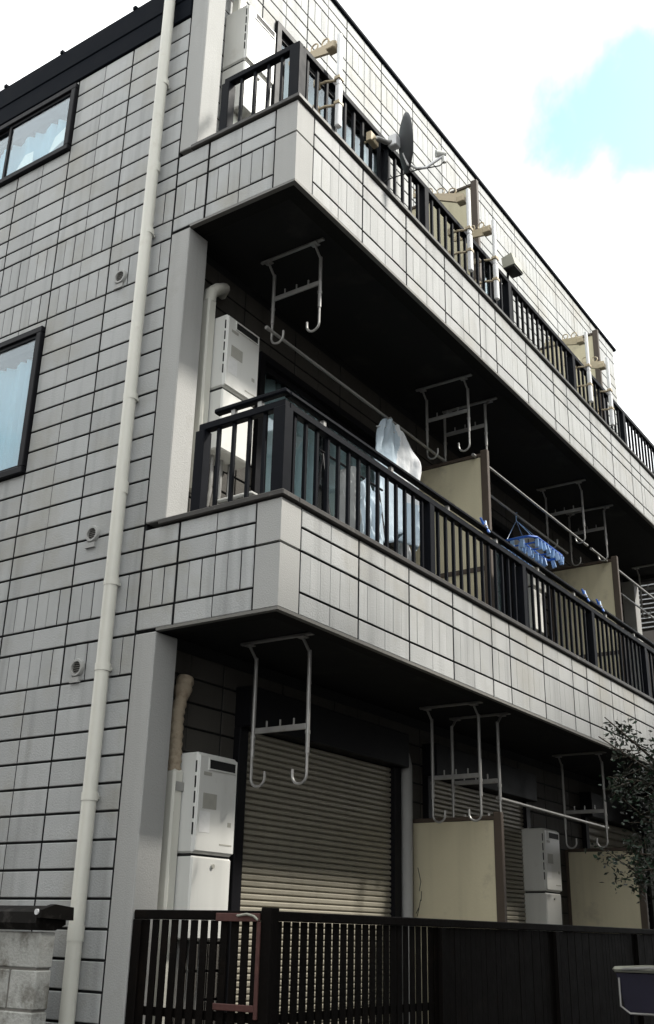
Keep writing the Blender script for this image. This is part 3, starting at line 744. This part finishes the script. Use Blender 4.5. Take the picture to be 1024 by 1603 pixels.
def lpole(p, q, r, label, mat='galv'):
    m_ = MB(); m_.tube([p, q], r, 10); a = Vector(p); b_ = Vector(q); d = (b_ - a).normalized()
    m_.tube([a - d * 0.012, a + d * 0.03], r * 1.25, 10); m_.tube([b_ - d * 0.03, b_ + d * 0.012], r * 1.25, 10)
    return tag(m_.obj('laundry_pole', mat, smooth=True), label, 'laundry pole', 'laundry poles')


lpole((0.62, 0.655, 4.862), (3.16, 0.655, 4.862), 0.0115, 'steel laundry pole carrying the white shirt on the middle balcony')
lpole((3.12, 0.345, 4.82), (5.72, 0.345, 4.82), 0.0115, 'front laundry pole on the middle balcony after the first partition')
lpole((3.22, 0.655, 4.862), (5.95, 0.655, 4.862), 0.0115, 'rear laundry pole carrying the blue hanger on the middle balcony')
lpole((5.85, 0.345, 4.82), (8.9, 0.345, 4.82), 0.0115, 'laundry pole reaching the far end of the middle balcony')
lpole((6.4, 0.655, 4.862), (8.9, 0.655, 4.862), 0.0115, 'rear laundry pole beyond the far partition on the middle balcony')
lpole((3.35, 0.345, 2.01), (5.7, 0.345, 1.99), 0.012, 'dim laundry pole on ground floor between the two beige partitions')


# top-floor brackets clamped to the railing
def rail_bracket(x, label, swing):
    t = thing('rail_bracket', label, 'drying bracket', (x, -0.05, 6.08), 'drying brackets clamped to the top railing')
    p = MB(); p.bbox(x - 0.024, x + 0.024, -0.062, -0.025, 6.10, 6.46, .008); p.obj('lower_pole', 'alu_white', t)
    p = MB(); p.bbox(x - 0.020, x + 0.020, -0.058, -0.029, 6.4605, 6.93, .007); p.obj('upper_pole', 'alu_white', t)
    for z in (6.30, 6.52):
        c = MB(); c.bbox(x - 0.03, x + 0.03, -0.066, -0.0205, z - 0.014, z + 0.014, .003); c.obj('clamp', 'beige_metal', t)
        c = MB(); c.tube([(x, -0.02, z), (x - .03, 0.05, z), (x - .05, 0.12, z - .02)], 0.010, 8); c.bbox(x - 0.075, x - 0.02, 0.09, 0.125, z - 0.045, z + 0.02, .004); c.obj('clamp_arm', 'beige_metal', t)
    # arm folded over the balcony, with round pole holders
    a = math.radians(swing); d = Vector((math.sin(a), math.cos(a), 0.0)); o0 = Vector((x, -0.03, 6.86)); nrm = Vector((d.y, -d.x, 0))
    arm = MB()
    tp = [o0 + d * 0.02 + UP * .03, o0 + d * 0.46 + UP * 0.10, o0 + d * 0.46 + UP * 0.065, o0 + d * 0.05 - UP * 0.06]
    vs = [p_ + nrm * 0.010 for p_ in tp] + [p_ - nrm * 0.010 for p_ in tp]
    arm.add(vs, [(0, 1, 2, 3), (4, 7, 6, 5)] + [(i, i + 4, (i + 1) % 4 + 4, (i + 1) % 4) for i in range(4)]); ar = arm.obj('arm', 'beige_metal', t)
    for k in range(4):
        c_ = o0 + d * (0.12 + 0.1 * k) + UP * (0.075 + 0.016 * k); rg = MB()
        rg.tube([c_ + d * (0.032 * math.cos(q * .6283)) + UP * (0.032 * math.sin(q * .6283)) for q in range(11)], 0.006, 5); rg.obj('pole_ring', 'beige_metal', ar, smooth=True)
    br = MB(); br.bbox(x - 0.045, x + 0.03, -0.02, 0.05, 6.80, 6.86, .006); br.obj('hinge', 'beige_metal', t)


for (x, l_, s) in ((0.405, 'white pole drying bracket nearest the top balcony corner', 5), (2.385, 'white pole drying bracket just before the first top balcony partition', -20), (2.88, 'white pole drying bracket just past the first top balcony partition', 10),
                   (5.085, 'first of the two white pole brackets at the far top partition', 5), (5.71, 'farther of the two white pole brackets near the far roof end', -10)):
    rail_bracket(x, l_, s)

# satellite dish on the top railing
DC = Vector((1.17, -0.135, 6.49)); DN = Vector((0.66, -0.74, 0.12)).normalized()
dt = thing('satellite_dish', 'dark grey satellite dish clamped to the top balcony railing', 'satellite dish', (0.98, 0.03, 6.25))
ax = DN.cross(UP).normalized(); ay = ax.cross(DN).normalized(); seg = 28; vs = [DC - DN * 0.045]; fs = []
for j in range(1, 7):
    r = j / 6
    for k in range(seg): vs.append(DC - DN * (0.045 * (1 - r * r)) + ax * (0.20 * r * math.cos(2 * math.pi * k / seg)) + ay * (0.225 * r * math.sin(2 * math.pi * k / seg)))
for k in range(seg): fs.append((0, 1 + k, 1 + (k + 1) % seg))
for j in range(5):
    for k in range(seg): fs.append((1 + j * seg + k, 1 + (j + 1) * seg + k, 1 + (j + 1) * seg + (k + 1) % seg, 1 + j * seg + (k + 1) % seg))
m = MB(); m.add(vs, fs); rf = m.obj('reflector', 'dish', dt, smooth=True, fix=False)
sm = rf.modifiers.new('thick', 'SOLIDIFY'); sm.thickness = 0.006
hb = DC - DN * 0.05
m = MB(); bx = hb - DN * 0.04; m.bbox(bx.x - .035, bx.x + .035, bx.y - .035, bx.y + .035, bx.z - .05, bx.z + .05, .006); m.obj('mount', 'alu_white', dt)
m = MB(); m.tube([bx, bx + Vector((-.06, .03, -.03)), (0.95, -0.02, 6.42), (0.93, 0.02, 6.40)], 0.019, 10); m.obj('mount_arm', 'galv', dt, smooth=True)
m = MB(); m.bbox(0.87, 0.98, -0.015, 0.028, 6.36, 6.44, .004); m.tube([(0.9, 0.1, 6.38), (0.9, -0.04, 6.38)], .008, 6); m.obj('clamp', 'beige_metal', dt)
lo_ = DC - ay * 0.20
FE = DC + DN * 0.27 - ay * 0.12
m = MB(); m.tube([lo_ - DN * .03 + ay * .1, lo_ - DN * .01 - ay * .0, lo_ + DN * 0.05 - ay * 0.035, lo_ + DN * 0.12 - ay * 0.03, FE], 0.011, 8); m.obj('feed_arm', 'alu_white', dt, smooth=True)
m = MB(); m.tube([FE - DN * 0.055 + ay * .02, FE - DN * .03 + ay * .02, FE + DN * 0.02 + ay * .01], [0.03, 0.026, 0.022], 12); m.tube([FE, FE - ay * 0.06], 0.016, 8); m.obj('feed_horn', 'white_enamel', dt, smooth=True)
m = MB(); m.tube([FE - ay * .05, FE - ay * .09 - DN * .04, lo_ - ay * .05 + DN * .05, (1.15, 0.0, 6.2), (1.12, 0.07, 6.15)], 0.0045, 6); m.obj('cable', 'black', dt, smooth=True)

# small wedge-shaped box on the top rail
t = thing('wedge_lamp', 'small pale wedge box with dark underside sitting on top rail', 'lamp', (3.36, 0.0, 6.6))
m = MB(); m.prism([(-0.06, 6.70), (0.06, 6.69), (0.07, 6.80), (-0.03, 6.83)], 'x', 3.27, 3.46); m.obj('housing', 'pale_rim', t)
m = MB(); m.box(3.275, 3.455, -0.052, 0.052, 6.682, 6.694); m.obj('lens', 'black', t, fix=False)
m = MB(); m.tube([(3.36, 0.05, 6.7), (3.36, 0.057, 6.60)], 0.012, 8); m.obj('stem', 'rail', t, smooth=True)


# ------------------------------------------------------------------ laundry
def hung(name, label, x0, x1, y, ztop, zbot, mat, seed, waist=0.0, group=None, top=0.55, split=None, crump=1.0):
    rnd = random.Random(seed); nx, nz = 34, 30; vs = []; ph = rnd.uniform(0, 6)
    for side in (0, 1):
        for j in range(nz + 1):
            t_ = j / nz
            for i in range(nx + 1):
                s = i / nx; wd = top + (1 - top) * min(1, t_ * 3.2); wd *= 1 + waist * math.sin(t_ * 3.1)
                X = (x0 + x1) / 2 + (s - 0.5) * (x1 - x0) * wd
                fold = crump * (0.055 * (abs(math.sin(s * 8.5 + ph + 1.1 * t_ + 0.5 * math.sin(4 * t_))) - .6) * (0.3 + 0.7 * t_) + 0.02 * math.sin(s * 7 + 4 * t_ + ph) + 0.013 * math.sin(s * 29 - 9 * t_ + ph) + 0.014 * math.sin(13 * t_ + 6 * s + ph) + rnd.uniform(-.003, .003))
                belly = 0.07 * math.sin(min(1, t_ * 1.4) * math.pi * .5) * (1 - (2 * s - 1) ** 2 * .8) + 0.012
                Y = y + (-belly if side == 0 else belly * .8) + fold
                Zz = ztop - (ztop - zbot) * t_ + 0.03 * math.sin(s * 9 + ph) * t_ - (0.10 * abs(2 * s - 1) ** 1.5) * (1 - t_) * 1.0
                vs.append((X, Y, Zz))
    k = (nx + 1) * (nz + 1); fs = []; mi = []
    for side in (0, 1):
        for j in range(nz):
            for i in range(nx):
                a = side * k + j * (nx + 1) + i; q = (a, a + 1, a + nx + 2, a + nx + 1); fs.append(q if side else q[::-1]); mi.append(1 if split and i / nx > split + 0.12 * math.sin(j * .35) else 0)
    for i in range(nx): fs.append((i, i + 1, k + i + 1, k + i))
    for j in range(nz):
        for i in (0, nx):
            a = j * (nx + 1) + i; fs.append((a, a + nx + 1, k + a + nx + 1, k + a))
    m_ = MB(); m_.add(vs, fs); m_.mi = mi + [1 if split else 0] * (len(fs) - len(mi)); o_ = m_.obj(name, mat, smooth=True)
    return o_


sh_ = thing('hanging_shirt', 'white and pale blue shirt hanging from pole above the middle railing', 'laundry', (2.3, 0.655, 4.86))
def drape():
    rr = random.Random(5); nx, nz = 60, 44; vs = []
    tri = lambda q: abs((q % 2.0) - 1.0) * 2 - 1
    for j in range(nz + 1):
        t_ = j / nz
        xl = 2.14 - 0.24 * t_ ** 0.75 - 0.02 * math.sin(7 * t_); xr = 2.43 + 0.12 * min(1, 3.2 * t_) - 0.05 * max(0, t_ - .5) + 0.012 * math.sin(9 * t_ + 1)
        for i in range(nx + 1):
            s_ = i / nx; pl = tri(s_ * 7.3 + 0.5 * t_ + 0.35 * math.sin(6 * s_ + 3 * t_)); g_ = 0.012 + 0.05 * min(1, t_ * 1.6)
            Y = 0.65 + g_ * pl * (0.6 + 0.4 * math.sin(4 * s_ + 5 * t_)) - 0.05 * math.sin(math.pi * s_) * t_ + 0.008 * math.sin(31 * s_ + 17 * t_) + rr.uniform(-.002, .002)
            if s_ > 0.62: Y -= (s_ - 0.62) * 0.30 * min(1, t_ * 4)
            Zz = 4.868 - 1.06 * t_ - 0.05 * abs(2 * s_ - 1) ** 2 * (1 - t_) + 0.05 * t_ * math.sin(11 * s_ + 1) + 0.06 * t_ * (s_ - .5)
            vs.append((xl + (xr - xl) * s_ + 0.012 * t_ * math.sin(19 * s_), Y, Zz))
    m_ = MB(); fs = [(j * (nx + 1) + i, j * (nx + 1) + i + 1, (j + 1) * (nx + 1) + i + 1, (j + 1) * (nx + 1) + i) for j in range(nz) for i in range(nx)]
    m_.add(vs, fs); m_.mi = [1 if i / nx > 0.62 + 0.05 * math.sin(j * .3) and j < nz * .62 else 0 for j in range(nz) for i in range(nx)]
    o_ = m_.obj('shirt_body', ['cloth_blue', 'cloth_white'], sh_, smooth=True, fix=False)
    sm_ = o_.modifiers.new('thick', 'SOLIDIFY'); sm_.thickness = 0.004


drape()
m = MB(); m.tube([(2.25, 0.655, 4.80), (2.25, 0.655, 4.88), (2.27, 0.655, 4.895), (2.29, 0.655, 4.87)], .004, 6); m.tube([(2.05, 0.655, 4.72), (2.25, 0.655, 4.80), (2.48, 0.655, 4.74)], .006, 6); m.obj('hanger', 'alu_white', sh_, smooth=True)
rk = thing('towel_rack', 'low rack with two pale towels behind the middle railing', 'laundry rack', (1.7, 0.62, 2.836))
m = MB()
for x in (1.25, 2.0):
    m.tube([(x, 0.42, 2.84), (x, 0.60, 4.16), (x, 0.80, 2.84)], .010, 6)
for (y, z) in ((0.60, 4.16), (0.52, 3.62), (0.69, 3.62)): m.tube([(1.2, y, z), (2.05, y, z)], .009, 6)
m.obj('frame', 'bronze', rk, smooth=True)
for (a_, b_, mt, sd) in ((1.50, 1.64, 'curtain_grey', 32), (1.70, 1.94, 'cloth_blue', 34)):
    attach(hung('towel', '', a_, b_, 0.60, 4.175, 3.45 + .05 * math.sin(sd), mt, sd, top=0.96), rk)
tag(hung('folded_sheet', '', 2.62, 2.74, 0.80, 4.3, 3.1, 'cloth_white', 8), 'narrow white sheet beside the first middle partition', 'laundry')
B_ = MB(); B_.bbox(2.74, 2.80, 0.50, 0.56, 2.84, 3.66, .01); tag(B_.obj('yellow_stick', 'yellow_plastic'), 'yellow plastic stick standing behind the middle railing', 'stick')

# blue clip hanger
bh = thing('clip_hanger', 'blue plastic clip hanger with rows of clips on the middle balcony', 'clothes hanger', (4.75, 0.5, 4.5))
zc = 4.47; X0, X1, Y0, Y1 = 4.30, 5.02, 0.33, 0.67
m = MB(); m.tube([(X0, Y0 + .06, zc), (X0 + .06, Y0, zc), (X1 - .06, Y0, zc), (X1, Y0 + .06, zc), (X1, Y1 - .06, zc), (X1 - .06, Y1, zc), (X0 + .06, Y1, zc), (X0, Y1 - .06, zc), (X0, Y0 + .06, zc)], 0.012, 6)
for k in range(1, 4): m.tube([(X0 + (X1 - X0) * k / 4, Y0, zc), (X0 + (X1 - X0) * k / 4, Y1, zc)], .008, 6)
m.tube([(X0, .5, zc), (X1, .5, zc)], .008, 6); m.obj('frame', 'blue_plastic', bh, smooth=True)
m = MB()
for (x, y) in ((X0 + .05, Y0 + .03), (X1 - .05, Y0 + .03), (X0 + .05, Y1 - .03), (X1 - .05, Y1 - .03)): m.tube([(x, y, zc), ((X0 + X1) / 2, 0.655, zc + 0.33)], .003, 5)
m.tube([((X0 + X1) / 2, 0.655, zc + .33), ((X0 + X1) / 2, 0.655, zc + .41), ((X0 + X1) / 2 + .02, 0.655, zc + .42)], .006, 6); m.obj('chain', 'pale_blue_plastic', bh)
cl = MB(); cl.bbox(-.008, .008, -.02, .02, -.085, 0, .003); cl.tube([(0, 0, 0), (0, 0, .02)], .004, 5)
clo = cl.obj('clip', 'pale_blue_plastic', bh); first_ = True
spots = [(X0 + .06 + i * .075, y) for i in range(9) for y in (Y0, Y1)] + [(X0 + .08 + i * .09, .5) for i in range(7)] + [(X0, .45), (X0, .55), (X1, .45), (X1, .55)]
for i, (x, y) in enumerate(spots):
    c = clo if i == 0 else bpy.data.objects.new('clip', clo.data)
    if i: COL.objects.link(c)
    c.location = (x, y, zc - .014); c.rotation_euler = (random.uniform(-.25, .25), random.uniform(-.2, .2), random.uniform(-.4, .4)); c.parent = bh; c.matrix_parent_inverse = Matrix.Translation(-WLOC[bh])


def peg(x, label, s=1.0):
    t_ = thing('clothes_peg', label, 'clothes peg', (x, 0.05, 3.95), 'blue pegs on the middle hand rail')
    for i, a in enumerate((-0.28, 0.28)):
        q = MB(); v1 = Vector((x + a * .02, 0.01, 3.90)); q.tube([v1, (x + a * .04 + .005, 0.045, 3.96), (x + a * .16 * s, 0.06, 4.02)], [.008, .012, .008], 6); q.obj('jaw', ('blue_plastic', 'pale_blue_plastic')[i], t_, smooth=True)
    q = MB(); q.tube([(x - .02, .045, 3.965), (x + .03, .045, 3.965)], .014, 8); q.obj('spring', 'galv', t_, smooth=True)


peg(2.66, 'blue clothes peg on the hand rail near the first middle partition')
peg(4.74, 'dark blue clothes peg, second from the far partition on the hand rail', .7)
peg(5.12, 'bright blue clothes peg on the hand rail below the far partition')


# ------------------------------------------------------------------ fence round the terrace
fe = thing('slat_fence', 'dark brown slatted fence round the ground floor terrace', 'fence', (0.03, 0.0, GZ))
FZ = 1.112
f = MB(); f.bbox(0.008, 0.060, -0.03, 0.86, FZ - 0.045, FZ, .005); f.obj('top_rail', 'fence', fe)
f = MB(); f.bbox(0.0602, 8.9, -0.03, 0.022, FZ - 0.045, FZ, .005); f.obj('top_rail', 'fence', fe)
f = MB(); f.box(0.036, 0.058, 0.05, 0.85, 0.62, 0.66); f.box(0.06, 8.9, 0.0, 0.02, 0.62, 0.66); f.box(0.036, 0.058, 0.05, 0.85, -0.2, -0.16); f.box(0.06, 8.9, 0.0, 0.02, -0.2, -0.16); f.obj('rear_rail', 'fence', fe, fix=False)
for (x, y) in ((0.034, -0.004), (1.72, -0.004), (3.45, -0.004), (5.2, -0.004), (7.0, -.004), (8.87, -.004)):
    B('post', 'fence', fe, x - .032, x + .032, y - .032, y + .032, GZ, FZ - .046 + (.06 if x < .1 else 0), .004)
B('post', 'fence', fe, 0.003, 0.066, 0.80, 0.859, GZ, FZ - .046, .004)
gaps = [0.10 + 0.0645 * i for i in range(10)]         # y of the slits on the side
def slat(x0, x1, y0, y1): B('slat', 'fence', fe, x0, x1, y0, y1, GZ + 0.04, FZ - 0.046)
prev = 0.03
for g in gaps + [0.745]:
    slat(0.018 + random.uniform(-.001, .001), 0.026, prev, g - 0.0115); prev = g + 0.0115
slat(0.018, 0.026, prev, 0.80)
x = 0.07
while x < 1.66:
    slat(x, x + 0.0515 + random.uniform(-.001, .001), -0.012, -0.005); x += 0.0715
x = 1.756  # slat gaps nearly closed from here, standing in for the shaded bays behind
while x < 8.83:
    slat(x, x + 0.0685, -0.012 + random.uniform(-.001, .001), -0.004); x += 0.0715
# rust coloured strip tied to the corner
rs = thing('rusty_strip', 'rust red metal strip frame hung on the fence corner', 'strip', (0.0, 0.15, 1.1))
m = MB(); m.bbox(-0.006, 0.006, 0.03, 0.30, 1.062, 1.10, .003); m.obj('top_piece', 'rust_red', rs)
m = MB(); m.bbox(-0.0065, 0.0055, 0.024, 0.046, 0.64, 1.0615, .003); m.obj('upright', 'rust_red', rs)
m = MB(); m.bbox(-0.006, 0.005, 0.0465, 0.29, 0.67, 0.70, .003); m.obj('bottom_piece', 'rust_red', rs)
m = MB(); m.tube([(-.012, .16, 1.088), (-.014, .10, 1.096), (-.012, .06, 1.088), (-.010, .035, 1.07)], .006, 6); m.obj('wire', 'pale_rim', rs, smooth=True)

# ------------------------------------------------------------------ block wall at the left
bw = thing('block_wall', 'weathered grey concrete block wall in front of the side wall', 'wall', (-0.45, 2.5, GZ))
m = MB(); m.box(-0.492, -0.408, 0.99, 8.0, GZ, 0.99); m.obj('mortar_core', 'mortar', bw, fix=False)
zz = [1.0, 0.828, 0.645, 0.462, 0.28, 0.097, -0.085, -0.268, GZ]
for j in range(len(zz) - 1):
    y = 0.98 - (0.2 if j % 2 else 0)
    while y < 7.9:
        a = max(y, 0.98); b_ = min(y + 0.395, 8.0)
        if b_ - a > .05:
            B('concrete_block', 'block', bw, -0.50 + random.uniform(-.003, .003), -0.40, a, b_ - 0.010, zz[j + 1] + 0.005, zz[j] - 0.005, .006)
        y += 0.395
cp = thing('wall_coping', 'black metal coping lying along the block wall top', 'coping', (-0.45, 2.5, 1.0))
m = MB(); m.prism([(-0.55, 1.035), (-0.545, 1.085), (-0.47, 1.115), (-0.36, 1.10), (-0.355, 1.03), (-0.42, 1.002), (-0.52, 1.002)], 'y', 0.965, 8.0); m.obj('sheet', 'coping', cp)
m = MB(); m.prism([(-0.56, 1.06), (-0.555, 1.095), (-0.47, 1.122), (-0.35, 1.11), (-0.345, 1.05)], 'y', 0.925, 0.9645); m.obj('end_flap', 'coping', cp)
m = MB(); m.tube([(-0.563, 0.955, 1.085), (-0.553, 0.955, 1.085)], .014, 10); m.obj('bolt', 'alu_white', cp, smooth=True)

# ------------------------------------------------------------------ crate stand at the right
ct = thing('crate_stand', 'dark purple basket with pale rim on thin legs before the fence', 'basket', (3.0, -0.92, GZ))
cx0, cx1, cy0, cy1, ct_ = 2.70, 3.30, -1.10, -0.72, 0.865
m = MB(); ins = 0.035
lo = [(cx0 + ins, cy0 + ins, .60), (cx1 - ins, cy0 + ins, .60), (cx1 - ins, cy1 - ins, .60), (cx0 + ins, cy1 - ins, .60)]
hi = [(cx0, cy0, .825), (cx1, cy0, .825), (cx1, cy1, .825), (cx0, cy1, .825)]
m.add(lo + hi, [(0, 3, 2, 1)] + [(i, (i + 1) % 4, (i + 1) % 4 + 4, i + 4) for i in range(4)]); m.obj('basket', 'purple', ct)
m = MB(); m.bbox(cx0 - .02, cx1 + .02, cy0 - .02, cy1 + .02, .832, ct_, .015); m.obj('rim', 'pale_rim', ct)
m = MB(); m.tube([(cx0 - .03, cy1 - .05, .85), (cx0 - .045, cy0 + .15, .862), (cx0 - .03, cy0 - .025, .85), (cx0 + .2, cy0 - .03, .84), (cx1, cy0 - .03, .84)], .008, 8); m.obj('handle_wire', 'galv', ct, smooth=True)
m = MB(); q = 0.012
for (a, b_) in (((cx0 + .02, cy0 - q), (cx1 - .02, cy0 - q)),):
    m.tube([(a[0] + .01, a[1], .74), (a[0] + .012, a[1], .66), (a[0] + .02, a[1], .63), (a[0] + .035, a[1], .612), (a[0] + .06, a[1], .605), (a[0] + .2, a[1], .608), (b_[0] - .04, b_[1], .602), (b_[0], b_[1], .64), (b_[0], b_[1], .80)], .007, 8)
m.tube([(cx0 - q, cy0 + .02, .80), (cx0 - q, cy0 + .03, .63), (cx0 - q + .02, cy0 + .07, .60), (cx0 - q + .02, cy1 - .07, .60), (cx0 - q, cy1 - .02, .64), (cx0 - q, cy1 - .02, .80)], .007, 8); m.obj('wire_frame', 'galv', ct, smooth=True)
for (x, y) in ((cx0 + .06, cy0 + .06), (cx1 - .06, cy0 + .06), (cx0 + .06, cy1 - .06), (cx1 - .06, cy1 - .06)):
    m = MB(); m.tube([(x, y, .60), (x, y, GZ)], .011, 8); m.obj('leg', 'rail', ct, smooth=True)

# ------------------------------------------------------------------ tree by the fence
tr = thing('garden_tree', 'small leafy tree reaching over the lower balcony at the right', 'tree', (4.5, -0.85, GZ))
rnd = random.Random(21); m = MB()
base = Vector((4.5, -0.85, GZ)); m.tube([base, base + Vector((.03, 0, .9)), base + Vector((-.02, .02, 1.8)), base + Vector((0, 0, 2.6))], [.06, .05, .04, .02], 10)
tips = []
for k in range(26):
    z = rnd.uniform(1.5, 2.75); a = rnd.uniform(0, 6.283) if k > 11 else rnd.uniform(2.5, 4.0); ln = rnd.uniform(.6, 1.25) * (1.15 if k <= 11 else .85)
    p0 = Vector((4.5, -.85, z - .25 if z < 2.2 else z - .5)); d = Vector((math.cos(a), math.sin(a) * .6, rnd.uniform(.05, .45))).normalized()
    p1 = p0 + d * ln * .5 + Vector((0, 0, .05)); p2 = p0 + d * ln
    p2.z = min(p2.z, 2.62 - 0.0); m.tube([p0, p1, p2], [.018, .010, .004], 6)
    for q in range(9):
        s = rnd.uniform(.35, 1); b_ = p0.lerp(p2, s); e = b_ + Vector((rnd.uniform(-.28, .28), rnd.uniform(-.22, .22), rnd.uniform(-.22, .22))); m.tube([b_, e], [.005, .002], 4); tips.append((b_, e))
m.obj('trunk', 'bark', tr, smooth=True)
m = MB()
for (b_, e) in tips:
    for q in range(40):
        c = b_.lerp(e, rnd.uniform(.2, 1.05)) + Vector([rnd.gauss(0, .042) for _ in range(3)])
        d = Vector((rnd.gauss(0, 1), rnd.gauss(0, 1), rnd.gauss(-.2, .6))).normalized(); sd = d.cross(Vector((rnd.gauss(0, 1), rnd.gauss(0, 1), rnd.gauss(0, 1)))).normalized(); nn = d.cross(sd)
        l_ = rnd.uniform(.013, .031); w_ = l_ * rnd.uniform(.34, .5)
        m.m = 0 if rnd.random() < .6 else 1
        m.add([c - d * l_, c - d * .2 * l_ + sd * w_ - nn * .15 * w_, c + d * l_, c - d * .2 * l_ - sd * w_ - nn * .15 * w_], [(0, 1, 2, 3)])
cw = m.obj('crown', ['leaf', 'leaf_green'], tr, fix=False)

# ------------------------------------------------------------------ house beyond the far end
nb = thing('neighbour_house', 'far house with white horizontal louvres beyond the balcony end', 'building', (14, 4, GZ))
m = MB(); m.box(11.5, 18, 0.4, 9, GZ, 5.45); m.box(11.65, 18, 0.6, 9, 5.45, 6.9); m.obj('wall', 'far_wall', nb, fix=False)
zt = 5.50
for k in range(22):
    s = MB(); s.prism([(11.50, zt + k * .075), (11.62, zt + .05 + k * .075), (11.62, zt + .062 + k * .075), (11.50, zt + .012 + k * .075)], 'y', 0.45, 3.4); s.obj('louvre', 'far_white', nb)
m = MB(); m.box(11.2, 18.3, 0.1, 9.3, 7.16, 7.3); m.prism([(11.2, 7.3), (18.3, 7.3), (14.7, 8.3)], 'y', 0.1, 9.3); m.obj('roof', 'roof_metal', nb)
for y in (0.47, 1.9, 3.35): B('louvre_post', 'far_white', nb, 11.56, 11.61, y - .03, y + .03, 5.451, 7.155)

# ------------------------------------------------------------------ unseen houses added behind the viewer to block low sky and sun
oh = thing('shade_house', 'unseen house added across the lane to shade the balconies', 'building', (3, -9, GZ))
m = MB(); m.box(4.9, 7.4, -13, -5.3, GZ, 7.7); m.box(-3.2, 4.9, -13, -5.3, GZ, 8.7); m.obj('wall', 'house_wall', oh, fix=False)  # second box is a taller wing added to cut more sky and sun
m = MB(); m.prism([(-4.9, 7.7), (-13.4, 7.7), (-13.4, 7.85), (-9.15, 8.6), (-4.9, 7.85)], 'x', 4.91, 7.5); m.prism([(-4.9, 8.7), (-13.4, 8.7), (-13.4, 8.85), (-9.15, 9.7), (-4.9, 8.85)], 'x', -3.5, 4.905); m.obj('roof', 'roof_metal', oh)
for i in range(3):
    for zb in (0.6, 3.9):
        wf = B('window', 'bronze', oh, -0.8 + i * 2.9, 1.0 + i * 2.9, -5.299, -5.24, zb, zb + 1.3)
        B('pane', 'glass_dark', wf, -0.7 + i * 2.9, 0.9 + i * 2.9, -5.239, -5.235, zb + .08, zb + 1.22)

lh = thing('shade_lane_house', 'unseen house added left of the lane to shade the side wall', 'building', (-9, 4, GZ))  # added out of view to dim the lower side wall
m = MB(); m.box(-12.5, -5.5, 0.0, 10, GZ, 6.8); m.obj('wall', 'house_wall', lh, fix=False)
m = MB(); m.prism([(-5.1, 6.8), (-12.9, 6.8), (-12.9, 6.95), (-9.15, 8.4), (-5.1, 6.95)], 'y', -0.4, 10.4); m.obj('roof', 'roof_metal', lh)
for y in (0.2, 3.4, 6.6):
    for zb in (0.6, 3.2):
        wf = B('window', 'bronze', lh, -5.499, -5.44, y, y + 1.6, zb, zb + 1.2)
        B('pane', 'glass_dark', wf, -5.439, -5.435, y + .08, y + 1.52, zb + .08, zb + 1.12)

ob = thing('shade_block', 'unseen flat roofed block added to keep sun off the far bays', 'building', (12, -9, GZ))  # added out of view to keep sun off the far ground floor
m = MB(); m.box(7.6, 18, -13, -5.2, GZ, 8.85); m.obj('wall', 'house_wall', ob, fix=False)
B('sun_block_storey', 'house_wall', ob, 10.8, 17.9, -13, -5.25, 9.051, 10.4)  # extra height added to cut the light on the far shutter
m = MB(); m.bbox(7.5, 18.1, -13.1, -5.1, 8.85, 9.05, .02); m.obj('roof', 'concrete', ob)
for i in range(3):
    for zb in (0.6, 3.4, 6.2):
        wf = B('window', 'bronze', ob, 8.4 + i * 3.2, 10.2 + i * 3.2, -5.199, -5.14, zb, zb + 1.3)
        B('pane', 'glass_dark', wf, 8.5 + i * 3.2, 10.1 + i * 3.2, -5.139, -5.135, zb + .08, zb + 1.22)
